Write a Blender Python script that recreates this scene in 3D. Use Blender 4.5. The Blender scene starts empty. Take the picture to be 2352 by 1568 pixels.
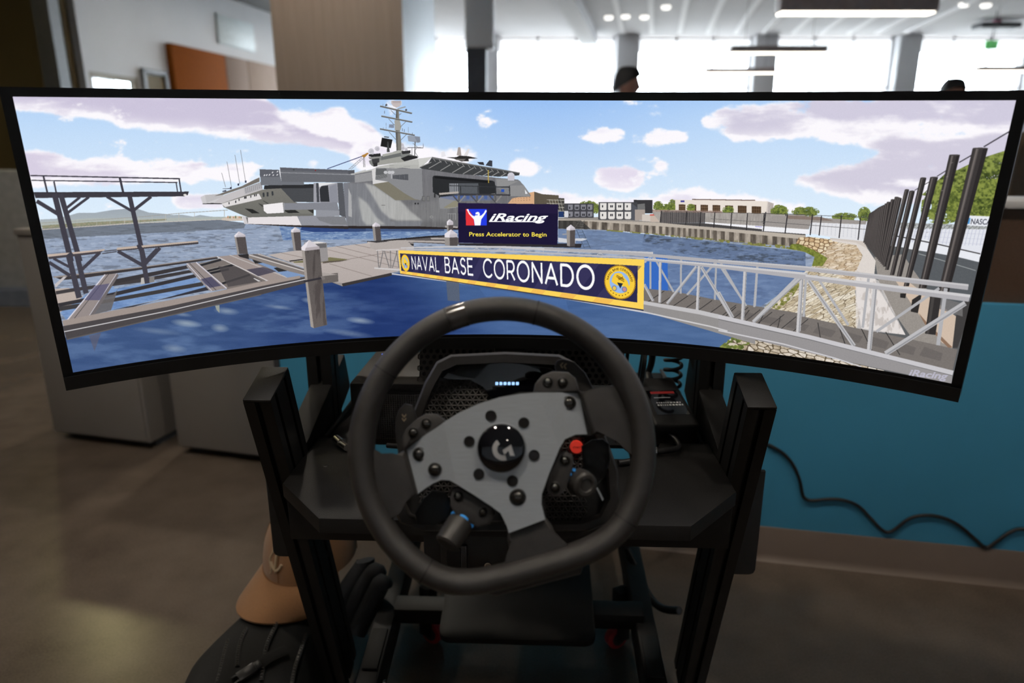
import bpy, bmesh, math, random
import numpy as np
from mathutils import Matrix, Vector

# ---------------------------------------------------------------- camera, sky, exposure
scene = bpy.context.scene
col = scene.collection
EXPOSURE = 0.0
CAM_H, PITCH, FPX = 1.11, math.radians(15.3), 1568.0        # eye height, downward tilt, focal length in pixels of the 2352 frame
cam_data = bpy.data.cameras.new('camera')
cam_data.sensor_width = 36.0; cam_data.lens = 24.0; cam_data.clip_start = .02; cam_data.clip_end = 200
cam_data.dof.use_dof = True; cam_data.dof.focus_distance = .95; cam_data.dof.aperture_fstop = 3.2
cam = bpy.data.objects.new('camera', cam_data); col.objects.link(cam)
cam.location = (0, 0, CAM_H); cam.rotation_euler = (math.pi / 2 - PITCH, 0, 0)
scene.camera = cam

world = bpy.data.worlds.new('daylight'); scene.world = world; world.use_nodes = True
bg = world.node_tree.nodes['Background']
bg.inputs[0].default_value = (.86, .93, 1.0, 1); bg.inputs[1].default_value = 28.0

vs = scene.view_settings
vs.view_transform = 'Standard'; vs.look = 'None'; vs.gamma = 1.0; vs.use_curve_mapping = False; vs.exposure = EXPOSURE
scene.cycles.max_bounces = 5; scene.cycles.diffuse_bounces = 3; scene.cycles.glossy_bounces = 2; scene.cycles.transparent_max_bounces = 6
scene.cycles.use_adaptive_sampling = True; scene.cycles.adaptive_threshold = .04; scene.cycles.use_light_tree = False; scene.cycles.caustics_reflective = False; scene.cycles.caustics_refractive = False
scene.cycles.sample_clamp_indirect = 6.0

# ---------------------------------------------------------------- helpers
SN, CN = math.sin(PITCH), math.cos(PITCH)
def ray(x, y):
    X, Y = (x - 1176) / FPX, (784 - y) / FPX
    return Vector((X, CN + Y * SN, -SN + Y * CN))
def at_z(x, y, z):                      # point at depth z along the optical axis
    return Vector((0, 0, CAM_H)) + ray(x, y) * z
def at_h(x, y, h):                      # point at height h
    r = ray(x, y); return Vector((0, 0, CAM_H)) + r * ((h - CAM_H) / r.z)
def at_d(x, y, d):                      # point at distance d in front (world y)
    r = ray(x, y); return Vector((0, 0, CAM_H)) + r * (d / r.y)

def frame(o, x, y, z):
    m = Matrix.Identity(4)
    for i, a in enumerate((x, y, z, o)):
        for k in range(3): m[k][i] = a[k]
    return m
ID = Matrix.Identity(4)
def T(x, y, z): return Matrix.Translation((x, y, z))
def RZ(a): return Matrix.Rotation(a, 4, 'Z')
def RX(a): return Matrix.Rotation(a, 4, 'X')
def RY(a): return Matrix.Rotation(a, 4, 'Y')

class G:
    """collects shapes into one mesh, in world coordinates"""
    def __init__(s): s.bm = bmesh.new()
    def verts(s, pts, M=ID): return [s.bm.verts.new(M @ Vector(p)) for p in pts]
    def face(s, pts, M=ID):
        try: s.bm.faces.new(s.verts(pts, M))
        except ValueError: pass
        return s
    def box(s, c, d, M=ID, bev=0, seg=2):
        r = bmesh.ops.create_cube(s.bm, size=1.0); vs_ = r['verts']
        for v in vs_: v.co = Vector((v.co.x * d[0] + c[0], v.co.y * d[1] + c[1], v.co.z * d[2] + c[2]))
        if bev:
            es = list({e for v in vs_ for e in v.link_edges})
            b = bmesh.ops.bevel(s.bm, geom=es, offset=bev, segments=seg, affect='EDGES', profile=.5)
            vs_ = list({v for f in b['faces'] for v in f.verts} | {v for v in vs_ if v.is_valid})
            allv = set(vs_); stack = list(allv)
            while stack:
                v = stack.pop()
                for e in v.link_edges:
                    o = e.other_vert(v)
                    if o not in allv: allv.add(o); stack.append(o)
            vs_ = list(allv)
        for v in vs_: v.co = M @ v.co
        return s
    def prism(s, pts, z0, z1, M=ID, bev=0, seg=2):
        n = len(pts)
        a = sum(pts[i][0] * pts[(i + 1) % n][1] - pts[(i + 1) % n][0] * pts[i][1] for i in range(n))
        if a < 0: pts = pts[::-1]
        lo = [s.bm.verts.new((p[0], p[1], z0)) for p in pts]; hi = [s.bm.verts.new((p[0], p[1], z1)) for p in pts]
        ft = s.bm.faces.new(hi); s.bm.faces.new(lo[::-1])
        for i in range(n): s.bm.faces.new((lo[i], lo[(i + 1) % n], hi[(i + 1) % n], hi[i]))
        vs_ = set(lo + hi)
        if bev:
            b = bmesh.ops.bevel(s.bm, geom=list(ft.edges), offset=bev, segments=seg, affect='EDGES', profile=.5)
            vs_ = {v for v in vs_ if v.is_valid} | {v for f in b['faces'] for v in f.verts}
            stack = list(vs_)
            while stack:
                v = stack.pop()
                for e in v.link_edges:
                    o = e.other_vert(v)
                    if o not in vs_: vs_.add(o); stack.append(o)
        for v in vs_: v.co = M @ v.co
        return s
    def tube(s, pts, r, n=8, closed=False, M=ID, ry=None, up=None):
        """swept round (or r by ry oval) section; r may be a list"""
        P = [Vector(p) for p in pts]; k = len(P)
        R = r if isinstance(r, (list, tuple)) else [r] * k
        RYs = R if ry is None else (ry if isinstance(ry, (list, tuple)) else [ry] * k)
        rings = []; prev = None
        for i in range(k):
            a = P[(i - 1) % k] if closed or i > 0 else P[i]; b = P[(i + 1) % k] if closed or i < k - 1 else P[i]
            t = (b - a).normalized()
            if up is not None: u = (Vector(up) - t * t.dot(Vector(up))).normalized()
            elif prev is None:
                h = Vector((0, 0, 1)) if abs(t.z) < .9 else Vector((1, 0, 0)); u = (h - t * t.dot(h)).normalized()
            else: u = (prev - t * t.dot(prev)).normalized()
            prev = u; w = t.cross(u)
            rings.append([s.bm.verts.new(M @ (P[i] + w * (R[i] * math.cos(2 * math.pi * j / n)) + u * (RYs[i] * math.sin(2 * math.pi * j / n)))) for j in range(n)])
        for i in range(k if closed else k - 1):
            A, B = rings[i], rings[(i + 1) % k]
            for j in range(n): s.bm.faces.new((A[j], A[(j + 1) % n], B[(j + 1) % n], B[j]))
        if not closed: s.bm.faces.new(rings[0][::-1]); s.bm.faces.new(rings[-1])
        return s
    def lathe(s, prof, n=24, M=ID):
        rings = []
        for r, z in prof:
            if r < 1e-6: rings.append([s.bm.verts.new(M @ Vector((0, 0, z)))])
            else: rings.append([s.bm.verts.new(M @ Vector((r * math.cos(2 * math.pi * j / n), r * math.sin(2 * math.pi * j / n), z))) for j in range(n)])
        for A, B in zip(rings, rings[1:]):
            for j in range(n):
                a = [A[j], A[(j + 1) % n]] if len(A) > 1 else [A[0]]; b = [B[(j + 1) % n], B[j]] if len(B) > 1 else [B[0]]
                if len(a) + len(b) > 2: s.bm.faces.new(a + b)
        if len(rings[0]) > 1: s.bm.faces.new(rings[0][::-1])
        if len(rings[-1]) > 1: s.bm.faces.new(rings[-1])
        return s
    def grid(s, fn, nu, nv, M=ID, closed_u=False):
        V = [[s.bm.verts.new(M @ Vector(fn(i / nu, j / nv))) for j in range(nv + 1)] for i in range(nu if closed_u else nu + 1)]
        for i in range(nu):
            for j in range(nv):
                a, b = V[i], V[(i + 1) % len(V)]
                s.bm.faces.new((a[j], b[j], b[j + 1], a[j + 1]))
        return s

BASE = {}
def tag(o, label=None, cat=None, group=None, kind=None):
    for k, v in (('label', label), ('category', cat), ('group', group), ('kind', kind)):
        if v: o[k] = v
    return o
def obj(name, g, m, parent=None, base=None, smooth=35, flat=False):
    """link the collected shapes as ONE mesh object"""
    bmesh.ops.recalc_face_normals(g.bm, faces=g.bm.faces)
    me = bpy.data.meshes.new(name); 
    off = BASE[parent.name] if parent is not None else (Vector(base) if base is not None else None)
    if off is None:
        cs = [v.co for v in g.bm.verts]
        off = Vector(((min(c.x for c in cs) + max(c.x for c in cs)) / 2, (min(c.y for c in cs) + max(c.y for c in cs)) / 2, min(c.z for c in cs)))
    for v in g.bm.verts: v.co -= off
    g.bm.to_mesh(me); g.bm.free()
    for mm in (m if isinstance(m, (list, tuple)) else [m]): me.materials.append(mm)
    o = bpy.data.objects.new(name, me); col.objects.link(o)
    if not flat:
        me.shade_smooth(); me.set_sharp_from_angle(angle=math.radians(smooth))
    if parent is not None: o.parent = parent
    else: o.location = off
    BASE[o.name] = off
    return o
def thing(name, base, label, cat, group=None):
    e = bpy.data.objects.new(name, None); e.empty_display_size = .05; col.objects.link(e); e.location = base; BASE[e.name] = Vector(base)
    return tag(e, label, cat, group)
def struct(name, g, m, **k):
    return tag(obj(name, g, m, base=(0, 0, 0), **k), kind='structure')

# ---------------------------------------------------------------- procedural materials
MATS = {}
def mat(name, c, rough=.5, metal=0.0, var=.12, scale=20, bump=0.0, bscale=200, stretch=(1, 1, 1), spec=.5, coat=0.0, c2=None, emit=0, sheen=0):
    if name in MATS: return MATS[name]
    m = bpy.data.materials.new(name); m.use_nodes = True; N, L = m.node_tree.nodes, m.node_tree.links
    b = N['Principled BSDF']; b.inputs['Roughness'].default_value = rough; b.inputs['Metallic'].default_value = metal
    b.inputs['Specular IOR Level'].default_value = spec; b.inputs['Coat Weight'].default_value = coat
    if sheen: b.inputs['Sheen Weight'].default_value = sheen
    tc = N.new('ShaderNodeTexCoord'); mp = N.new('ShaderNodeMapping'); mp.inputs['Scale'].default_value = stretch
    L.new(tc.outputs['Object'], mp.inputs['Vector'])
    nz = N.new('ShaderNodeTexNoise'); nz.inputs['Scale'].default_value = scale; nz.inputs['Detail'].default_value = 5
    L.new(mp.outputs[0], nz.inputs['Vector'])
    rp = N.new('ShaderNodeValToRGB'); rp.color_ramp.elements[0].position = .3; rp.color_ramp.elements[1].position = .7
    d = c2 or tuple(x * (1 + var) for x in c); e = c if c2 else tuple(x * (1 - var) for x in c)
    rp.color_ramp.elements[0].color = (*e, 1); rp.color_ramp.elements[1].color = (*d, 1)
    L.new(nz.outputs['Fac'], rp.inputs[0]); L.new(rp.outputs[0], b.inputs['Base Color'])
    if bump:
        n2 = N.new('ShaderNodeTexNoise'); n2.inputs['Scale'].default_value = bscale; L.new(mp.outputs[0], n2.inputs['Vector'])
        bp = N.new('ShaderNodeBump'); bp.inputs['Strength'].default_value = bump; bp.inputs['Distance'].default_value = .002
        L.new(n2.outputs['Fac'], bp.inputs['Height']); L.new(bp.outputs[0], b.inputs['Normal'])
    if emit:
        b.inputs['Emission Strength'].default_value = emit; L.new(rp.outputs[0], b.inputs['Emission Color'])
    if emit and emit < 3: m.cycles.emission_sampling = 'NONE'
    MATS[name] = m; return m
BLK = mat('black_powder_coat', (.0105, .0098, .0096), .5, bump=.25, bscale=900, spec=.32)
BLKD = mat('black_anodised', (.011, .0105, .0108), .5, var=.2, spec=.35)
PLA = mat('black_plastic', (.014, .0135, .014), .5, bump=.15, bscale=700)
GLS = mat('gloss_black', (.004, .004, .006), .06, spec=.6, coat=.5)
RUB = mat('stitched_leather', (.038, .035, .034), .36, bump=.35, bscale=1400, var=.18, scale=60)
ALU = mat('brushed_aluminium', (.50, .535, .58), .40, .5, var=.07, scale=60, stretch=(1, 30, 30), bump=.06, bscale=120)
CHR = mat('bright_metal', (.62, .60, .57), .22, 1.0)
DKM = mat('dark_grey_plastic', (.040, .037, .036), .48, bump=.2, bscale=900)
BLUE = mat('blue_ring', (.05, .30, .72), .35, emit=.25)
RED = mat('red_button', (.80, .05, .03), .4, emit=.35)
REDW = mat('red_wheel', (.35, .03, .03), .5)
LED = mat('led_lit', (.36, .62, 1.0), .4, emit=1.15, var=.02)
DOT = mat('led_white', (1, .95, .9), .4, emit=2.0, var=.01)
BLED = mat('led_blue', (.15, .25, 1.0), .4, emit=2.0, var=.01)
CAB = mat('cable_rubber', (.010, .010, .011), .42)
TEAL = mat('teal_paint', (.062, .33, .55), .62, var=.05, scale=3, bump=.2, bscale=350)
BRN = mat('brown_laminate', (.105, .060, .036), .5, var=.12, scale=300)
WOOD = mat('grey_wood_laminate', (.30, .235, .195), .5, var=.10, scale=9, stretch=(9, 9, .25))
COVE = mat('brown_vinyl', (.165, .125, .100), .5, var=.06, scale=8)
CABN = mat('grey_steel_cabinet', (.265, .245, .232), .5, var=.03, scale=6)
WHT = mat('white_paint', (.62, .62, .64), .7, var=.03, scale=2)
CEI = mat('ceiling_paint', (.60, .60, .62), .8, var=.03, scale=3)
DGR = mat('dark_grey_paint', (.045, .045, .05), .6)
OLV = mat('olive_wall_paint', (.115, .078, .026), .7, var=.08, scale=2)
ORG = mat('orange_panel', (.20, .055, .008), .85, var=.04, spec=.08)
TAU = mat('taupe_panel', (.24, .18, .15), .8, spec=.1, var=.06, stretch=(6, 6, .3))
PBL = mat('pale_blue_panel', (.55, .61, .63), .5)
LGR = mat('light_grey_panel', (.42, .42, .41), .6)
TANF = mat('tan_cap_cloth', (.30, .140, .052), .85, var=.14, scale=500, bump=.5, bscale=1600, sheen=.3)
EMB = mat('pale_thread', (.52, .40, .26), .8, var=.3, scale=900)
NYL = mat('black_nylon', (.008, .0078, .008), .75, var=.3, scale=300, bump=.6, bscale=1500)
ZIP = mat('zip_teeth', (.06, .055, .05), .35, .6, var=.5, scale=800)
SKIN = mat('skin', (.33, .17, .12), .55, var=.06)
HAIR = mat('black_hair', (.012, .011, .013), .6, bump=.4, bscale=400)
NAVY = mat('navy_cloth', (.02, .025, .05), .85)
GREY = mat('grey_cloth', (.12, .12, .13), .85)
EYE = mat('eye', (.03, .02, .02), .2)
LMP = mat('lamp_shade_brown', (.46, .38, .35), .6)
PBM = mat('button_smoke', (.06, .057, .054), .16, .7, coat=.6)
DIF = mat('lamp_diffuser', (1.0, .93, .80), .5, emit=4.0, var=.01)
GRN = mat('exit_green', (.10, .42, .12), .5, emit=.5)
LABEL = mat('printed_label_white', (.70, .70, .70), .5)
CHAIRB = mat('brown_chair_fabric', (.07, .045, .025), .8, bump=.3)
COUNTER = mat('counter_window_sheen', (.75, .75, .77), .35, var=.02)  # white stands in for window light reflected off the ledge top

def concrete():
    m = bpy.data.materials.new('polished_concrete'); m.use_nodes = True; N, L = m.node_tree.nodes, m.node_tree.links; b = N['Principled BSDF']
    tc = N.new('ShaderNodeTexCoord')
    def noise(s, d, r=.55):
        n = N.new('ShaderNodeTexNoise'); n.inputs['Scale'].default_value = s; n.inputs['Detail'].default_value = d; n.inputs['Roughness'].default_value = r; L.new(tc.outputs['Object'], n.inputs['Vector']); return n
    a, c, f = noise(1.6, 6, .5), noise(7, 5, .5), noise(190, 3)
    mx = N.new('ShaderNodeMix'); mx.data_type = 'FLOAT'; mx.inputs['Factor'].default_value = .42; L.new(a.outputs['Fac'], mx.inputs['A']); L.new(c.outputs['Fac'], mx.inputs['B'])
    m2 = N.new('ShaderNodeMix'); m2.data_type = 'FLOAT'; m2.inputs['Factor'].default_value = .24; L.new(mx.outputs[0], m2.inputs['A']); L.new(f.outputs['Fac'], m2.inputs['B'])
    r = N.new('ShaderNodeValToRGB'); e = r.color_ramp.elements; e[0].position = .33; e[0].color = (.068, .051, .039, 1); e[1].position = .92; e[1].color = (.235, .186, .146, 1)
    L.new(m2.outputs[0], r.inputs[0]); L.new(r.outputs[0], b.inputs['Base Color'])
    b.inputs['Roughness'].default_value = .26
    b.inputs['Specular IOR Level'].default_value = .35
    return m
FLOOR = concrete()

def glass():
    m = bpy.data.materials.new('window_glass'); m.use_nodes = True; N, L = m.node_tree.nodes, m.node_tree.links
    for n in list(N): N.remove(n)
    o = N.new('ShaderNodeOutputMaterial'); t = N.new('ShaderNodeBsdfTransparent'); t.inputs[0].default_value = (.93, .96, .97, 1)
    g = N.new('ShaderNodeBsdfGlossy'); g.inputs['Roughness'].default_value = .03; x = N.new('ShaderNodeMixShader'); x.inputs[0].default_value = .07
    L.new(t.outputs[0], x.inputs[1]); L.new(g.outputs[0], x.inputs[2]); L.new(x.outputs[0], o.inputs[0]); return m
GLASS = glass()
# ---------------------------------------------------------------- the picture shown on the monitor (flat print, drawn with numpy)
CX0, CY0, CW, CH, SS = 0, 200, 2352, 720, 2      # drawn on a 2x canvas

def glyph_tris(text, shear=0.0, offset=0.0, spacing=1.0):
    """triangles of a line of text, normalised: height of 'H' = 1, starts at x = 0"""
    cu = bpy.data.curves.new('glyphs', 'FONT'); cu.body = text; cu.shear = shear; cu.offset = offset
    cu.space_character = spacing; cu.resolution_u = 4
    ob = bpy.data.objects.new('glyphs', cu); bpy.context.scene.collection.objects.link(ob)
    dg = bpy.context.evaluated_depsgraph_get()
    me = ob.evaluated_get(dg).to_mesh(); me.calc_loop_triangles()
    co = np.empty(len(me.vertices) * 3); me.vertices.foreach_get('co', co); co = co.reshape(-1, 3)[:, :2]
    tri = np.empty(len(me.loop_triangles) * 3, dtype=np.int32); me.loop_triangles.foreach_get('vertices', tri)
    t = co[tri].reshape(-1, 3, 2).copy()
    ob.evaluated_get(dg).to_mesh_clear()
    bpy.data.objects.remove(ob); bpy.data.curves.remove(cu)
    return t

class Canvas:
    def __init__(s):
        s.a = np.zeros((CH * SS, CW * SS, 3), np.float32)
    def mask(s, pts):
        p = (np.asarray(pts, float) - (CX0, CY0)) * SS
        x0, y0 = np.floor(p.min(0)).astype(int); x1, y1 = np.ceil(p.max(0)).astype(int) + 1
        x0, y0 = max(x0, 0), max(y0, 0); x1, y1 = min(x1, CW * SS), min(y1, CH * SS)
        if x1 <= x0 or y1 <= y0: return None
        ys = np.arange(y0, y1) + .5; xs = np.arange(x0, x1) + .5
        m = np.zeros((y1 - y0, x1 - x0), np.int16)
        n = len(p)
        for i in range(n):
            (ax, ay), (bx, by) = p[i], p[(i + 1) % n]
            if ay == by: continue
            lo, hi = min(ay, by), max(ay, by)
            r = np.nonzero((ys >= lo) & (ys < hi))[0]
            if len(r) == 0: continue
            xi = ax + (ys[r] - ay) * (bx - ax) / (by - ay)
            k = np.clip(np.ceil(xi - .5 - x0).astype(int), 0, x1 - x0)
            ok = k < (x1 - x0)
            np.add.at(m, (r[ok], k[ok]), 1)
        return (np.cumsum(m, 1) & 1).astype(bool), x0, y0
    def poly(s, pts, col, al=1.0, noise=0, col2=None):
        """col -> col2 runs from top to bottom"""
        r = s.mask(pts)
        if r is None: return
        m, x0, y0 = r
        h, w = m.shape
        v = s.a[y0:y0 + h, x0:x0 + w]
        c = np.broadcast_to(np.asarray(col, np.float32), (h, w, 3))
        if col2 is not None:
            t = np.linspace(0, 1, h, dtype=np.float32)[:, None, None]
            c = c * (1 - t) + np.asarray(col2, np.float32) * t
        if noise:
            c = c + (NZ[y0:y0 + h, x0:x0 + w, None] - .5) * noise
        v[m] = v[m] * (1 - al) + c[m] * al
    def soft(s, pts, col, al=1.0, r=3):
        """feathered patch, r = softness in photograph pixels"""
        q = int(r * SS * 2) + 2; p = np.asarray(pts, float)
        box = [tuple(p.min(0) - q / SS), tuple(p.max(0) + q / SS)]
        k = s.mask([box[0], (box[1][0], box[0][1]), box[1], (box[0][0], box[1][1])]); m = s.mask(pts)
        if k is None or m is None: return
        kk, x0, y0 = k; mm, mx, my = m; f = np.zeros(kk.shape, np.float32)
        hh, ww = min(mm.shape[0], f.shape[0] - (my - y0)), min(mm.shape[1], f.shape[1] - (mx - x0))
        f[my - y0:my - y0 + hh, mx - x0:mx - x0 + ww] = mm[:hh, :ww]
        f = _blur(f, r * SS * .5)[..., None] * al; v = s.a[y0:y0 + f.shape[0], x0:x0 + f.shape[1]]
        v[:] = v * (1 - f) + np.asarray(col, np.float32) * f
    def line(s, p, q, w, col, al=1.0, w2=None):
        w2 = w if w2 is None else w2
        p, q = np.array(p, float), np.array(q, float); d = q - p; L = math.hypot(*d) or 1
        n = np.array((-d[1], d[0])) / L * .5
        s.poly([p + n * w, q + n * w2, q - n * w2, p - n * w], col, al)
    def path(s, pts, w, col, al=1.0, closed=False):
        k = len(pts)
        for i in range(k if closed else k - 1): s.line(pts[i], pts[(i + 1) % k], w, col, al)
    def disc(s, c, rx, ry, col, al=1.0, n=28, rot=0):
        t = np.linspace(0, 2 * math.pi, n, endpoint=False)
        x, y = rx * np.cos(t), ry * np.sin(t)
        s.poly(np.stack([c[0] + x * math.cos(rot) - y * math.sin(rot), c[1] + x * math.sin(rot) + y * math.cos(rot)], 1), col, al)
    def tris(s, T, f, col, al=1.0):
        for t in T: s.poly([f(*v) for v in t], col, al)
    def text(s, txt, x, y, h, col, w=None, shear=0, bold=0, drop=(0, 0), al=1.0, upper=None):
        """baseline starts at (x, y); h = cap height, w = whole width; drop = slope of the baseline"""
        T = glyph_tris(txt, shear, bold)
        H = glyph_tris('H', 0, bold)[..., 1].max(); k = h / H
        mn, mx = T[..., 0].min(), T[..., 0].max()
        kx = k if w is None else w / (mx - mn)
        s.tris(T, lambda a, b: (x + (a - mn) * kx, y - b * k + (a - mn) * kx * drop[0]), col, al)

def _blur(a, r):
    """three box blurs"""
    r = max(1, int(r))
    for _ in range(2):
        for ax in (0, 1):
            pad = [(0, 0), (0, 0)]; pad[ax] = (r + 1, r)
            c = np.cumsum(np.pad(a, pad, mode='edge'), ax, dtype=np.float64)
            n = a.shape[ax]
            hi = np.take(c, np.arange(2 * r + 1, 2 * r + 1 + n), ax); lo = np.take(c, np.arange(0, n), ax)
            a = ((hi - lo) / (2 * r + 1)).astype(np.float32)
    return a

def fbm(h, w, sx, sy, octs=5, seed=0, gain=.55):
    rng = np.random.default_rng(seed); out = np.zeros((h, w), np.float32); amp, tot = 1.0, 0.0
    for o in range(octs):
        gx, gy = int(w / sx) + 3, int(h / sy) + 3
        g = rng.random((gy, gx), dtype=np.float32)
        xs, ys = np.arange(w) / sx, np.arange(h) / sy
        xi, yi = xs.astype(int), ys.astype(int); fx, fy = (xs - xi).astype(np.float32), (ys - yi).astype(np.float32)
        fx, fy = fx * fx * (3 - 2 * fx), fy * fy * (3 - 2 * fy)
        r0 = g[yi][:, xi] * (1 - fx) + g[yi][:, xi + 1] * fx
        r1 = g[yi + 1][:, xi] * (1 - fx) + g[yi + 1][:, xi + 1] * fx
        out += amp * (r0 * (1 - fy[:, None]) + r1 * fy[:, None]); tot += amp
        amp *= gain; sx, sy = max(sx / 2, 1.01), max(sy / 2, 1.01)
    out /= tot
    return np.clip((out - out.mean()) / (out.std() + 1e-6) * .17 + .5, 0, 1)

def sstep(a, b, x):
    t = np.clip((x - a) / (b - a), 0, 1); return t * t * (3 - 2 * t)

def cells(h, w, cx, cy, seed, ang=0.0, jitter=.85):
    """cell id noise, cell random value and distance to the joint"""
    rng = np.random.default_rng(seed)
    yy, xx = np.mgrid[0:h, 0:w].astype(np.float32)
    u = (xx * math.cos(ang) + yy * math.sin(ang)) / cx + 50; v = (-xx * math.sin(ang) + yy * math.cos(ang)) / cy + 50
    N = 256; jx, jy, val = rng.random((N, N)), rng.random((N, N)), rng.random((N, N)).astype(np.float32)
    iu, iv = np.floor(u).astype(int), np.floor(v).astype(int)
    d1 = np.full((h, w), 9., np.float32); d2 = d1.copy(); best = np.zeros((h, w), np.float32)
    for dy in (-1, 0, 1):
        for dx in (-1, 0, 1):
            a, b = (iu + dx) % N, (iv + dy) % N
            px = iu + dx + .5 + (jx[b, a] - .5) * jitter; py = iv + dy + .5 + (jy[b, a] - .5) * jitter
            d = np.hypot(u - px, v - py).astype(np.float32)
            n = d < d1
            d2 = np.where(n, d1, np.minimum(d2, d)); best = np.where(n, val[b, a], best); d1 = np.where(n, d, d1)
    return best, d2 - d1

def paint_region(C, pts, fn):
    """fn(h, w, X, Y) -> rgb picture for the bounding box, painted inside the outline"""
    r = C.mask(pts)
    if r is None: return
    m, x0, y0 = r; h, w = m.shape
    img, al = fn(h, w, x0 / SS + CX0, y0 / SS + CY0)
    v = C.a[y0:y0 + h, x0:x0 + w]; al = np.broadcast_to(np.asarray(al, np.float32), (h, w))[..., None]
    v[m] = (v * (1 - al) + img * al)[m]

def mix(a, b, t):
    return np.asarray(a, np.float32) * (1 - t[..., None]) + np.asarray(b, np.float32) * t[..., None]

def zt(x0, y0, s):
    return lambda *p: [(x0 + p[i] / s, y0 + p[i + 1] / s) for i in range(0, len(p), 2)]
Z1 = zt(0, 200, 3.92); Z2 = zt(0, 500, 3.92); Z3 = zt(440, 200, 3.92); Z4 = zt(800, 200, 4.356); Z5 = zt(450, 480, 4.48)
Z6 = zt(850, 440, 3.6185); Z7 = zt(1250, 400, 3.92); Z8 = zt(1750, 200, 3.907); Z9 = zt(1650, 530, 3.3504)

def paint_sky(C):
    h, w = CH // 2, CW // 2                                     # drawn at half of the photograph's size, then enlarged
    yy = (np.arange(h) * 2 + CY0)[:, None]; xx = (np.arange(w) * 2)[None, :]
    t = np.clip((yy - 225) / 270, 0, 1).astype(np.float32) + 0 * xx
    cen = np.exp(-((xx - 1230) / 330.) ** 2) * np.clip(1 - (yy - 225) / 230., 0, 1)
    sky = mix((172, 206, 246), (222, 238, 252), t ** .65)
    sky = sky * (1 - .55 * cen[..., None]) + np.array((134, 178, 240)) * .55 * cen[..., None]
    n1 = fbm(h, w, 46, 26, 7, 3, .62) * .65 + fbm(h, w, 16, 9, 5, 4, .6) * .35; n2 = fbm(h, w, 120, 22, 6, 8, .6)
    n1 = (n1 - .5) * 1.5 + .5
    def cloud(polys, soft, ragged, white=(252, 249, 254), grey=(203, 196, 218), deep=14, lift=0.0):
        nonlocal sky
        m = np.zeros((h, w), np.float32)
        for p in polys:
            D = Canvas.__new__(Canvas); D.a = C.a
            r = C.mask(p)
            if r is None: continue
            mm, x0, y0 = r
            mm = mm[(-y0) % 4::4, (-x0) % 4::4]
            yy0, xx0 = -(-y0 // 4), -(-x0 // 4)
            mm = mm[:h - yy0, :w - xx0]
            m[yy0:yy0 + mm.shape[0], xx0:xx0 + mm.shape[1]] = np.maximum(m[yy0:yy0 + mm.shape[0], xx0:xx0 + mm.shape[1]], mm)
        b = _blur(m, soft)
        d = sstep(.34, .72, b + (n1 - .5) * ragged)
        inner = sstep(.5, 1.05, _blur(m, deep) + (n2 - .5) * 1.1 + (n1 - .5) * .35 + lift) * .92
        low = _blur(d, 6) - np.roll(_blur(d, 6), -7, 0)           # brighter on the sunward (lower) fringe
        g = np.clip(inner * 1.0 - np.clip(low, 0, 1) * .9, 0, 1)
        c = mix(white, grey, g)
        sky = sky * (1 - d[..., None]) + c * d[..., None]
    # long band in the upper left
    cloud([[(-40, 170), (590, 170), (610, 225), (640, 250), (700, 262), (760, 248), (786, 242), (800, 268), (850, 282), (868, 305), (862, 340),
            (832, 362), (800, 356), (700, 334), (560, 324), (440, 306), (340, 302), (240, 276), (140, 262), (-40, 244)]], 5, .55, grey=(200, 192, 216), deep=12, lift=.22)
    cloud([[(610, 250), (720, 262), (790, 262), (840, 290), (862, 330), (790, 322), (700, 300), (640, 275)]], 7, .7, grey=(236, 230, 242), deep=20)
    # left bank over the hills
    cloud([[(20, 350), (95, 346), (140, 356), (230, 358), (290, 366), (370, 370), (430, 368), (460, 362), (480, 385), (545, 378), (600, 388),
            (560, 408), (470, 412), (420, 420), (20, 430)]], 5, .9, grey=(212, 203, 224), deep=10, lift=.1)
    cloud([[(390, 440), (520, 450), (520, 480), (400, 478)]], 6, .7, grey=(222, 216, 234), deep=6)
    cloud([[(690, 372), (735, 366), (740, 386), (700, 388)]], 5, .6)
    # centre behind the ship
    cloud([[(800, 345), (850, 300), (900, 330), (1000, 338), (1060, 340), (1095, 345), (1105, 372), (1000, 400), (820, 400)]], 7, .7, grey=(232, 224, 240), deep=10)
    cloud([[(1165, 378), (1190, 362), (1235, 378), (1232, 404), (1172, 400)]], 5, .8)
    cloud([[(1352, 402), (1380, 384), (1440, 384), (1478, 396), (1468, 428), (1440, 440), (1370, 432)]], 5, .8, grey=(226, 218, 236), deep=10)
    cloud([[(1210, 440), (1260, 430), (1340, 440), (1460, 452), (1600, 432), (1700, 452), (1860, 468), (1860, 486), (1210, 486)]], 7, .8, grey=(224, 218, 236), deep=9)
    cloud([[(1500, 372), (1530, 368), (1535, 386), (1505, 392)]], 5, .9)
    # streaks and banks on the right
    cloud([[(1325, 322), (1365, 300), (1425, 284), (1436, 318), (1380, 326)], [(1440, 312), (1500, 292), (1560, 296), (1600, 306), (1560, 328), (1460, 330)], [(1600, 262), (1630, 258), (1640, 290), (1610, 296)]], 4, 1.2, grey=(226, 222, 240))
    cloud([[(1620, 262), (1680, 240), (1800, 232), (1900, 224), (2000, 236), (2060, 190), (2400, 190), (2400, 300), (2320, 310), (2160, 318), (2050, 312), (1960, 330), (1860, 318), (1760, 322), (1690, 330), (1650, 300), (1600, 285)]],
          6, .8, grey=(205, 200, 220), deep=12, lift=.05)
    cloud([[(1940, 335), (2060, 300), (2400, 300), (2400, 440), (2310, 440), (2120, 470), (1990, 470), (1870, 440), (1800, 420), (1830, 402), (1900, 390), (1960, 385), (2040, 350)]],
          6, .75, grey=(207, 202, 220), deep=12, lift=.05)
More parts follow.
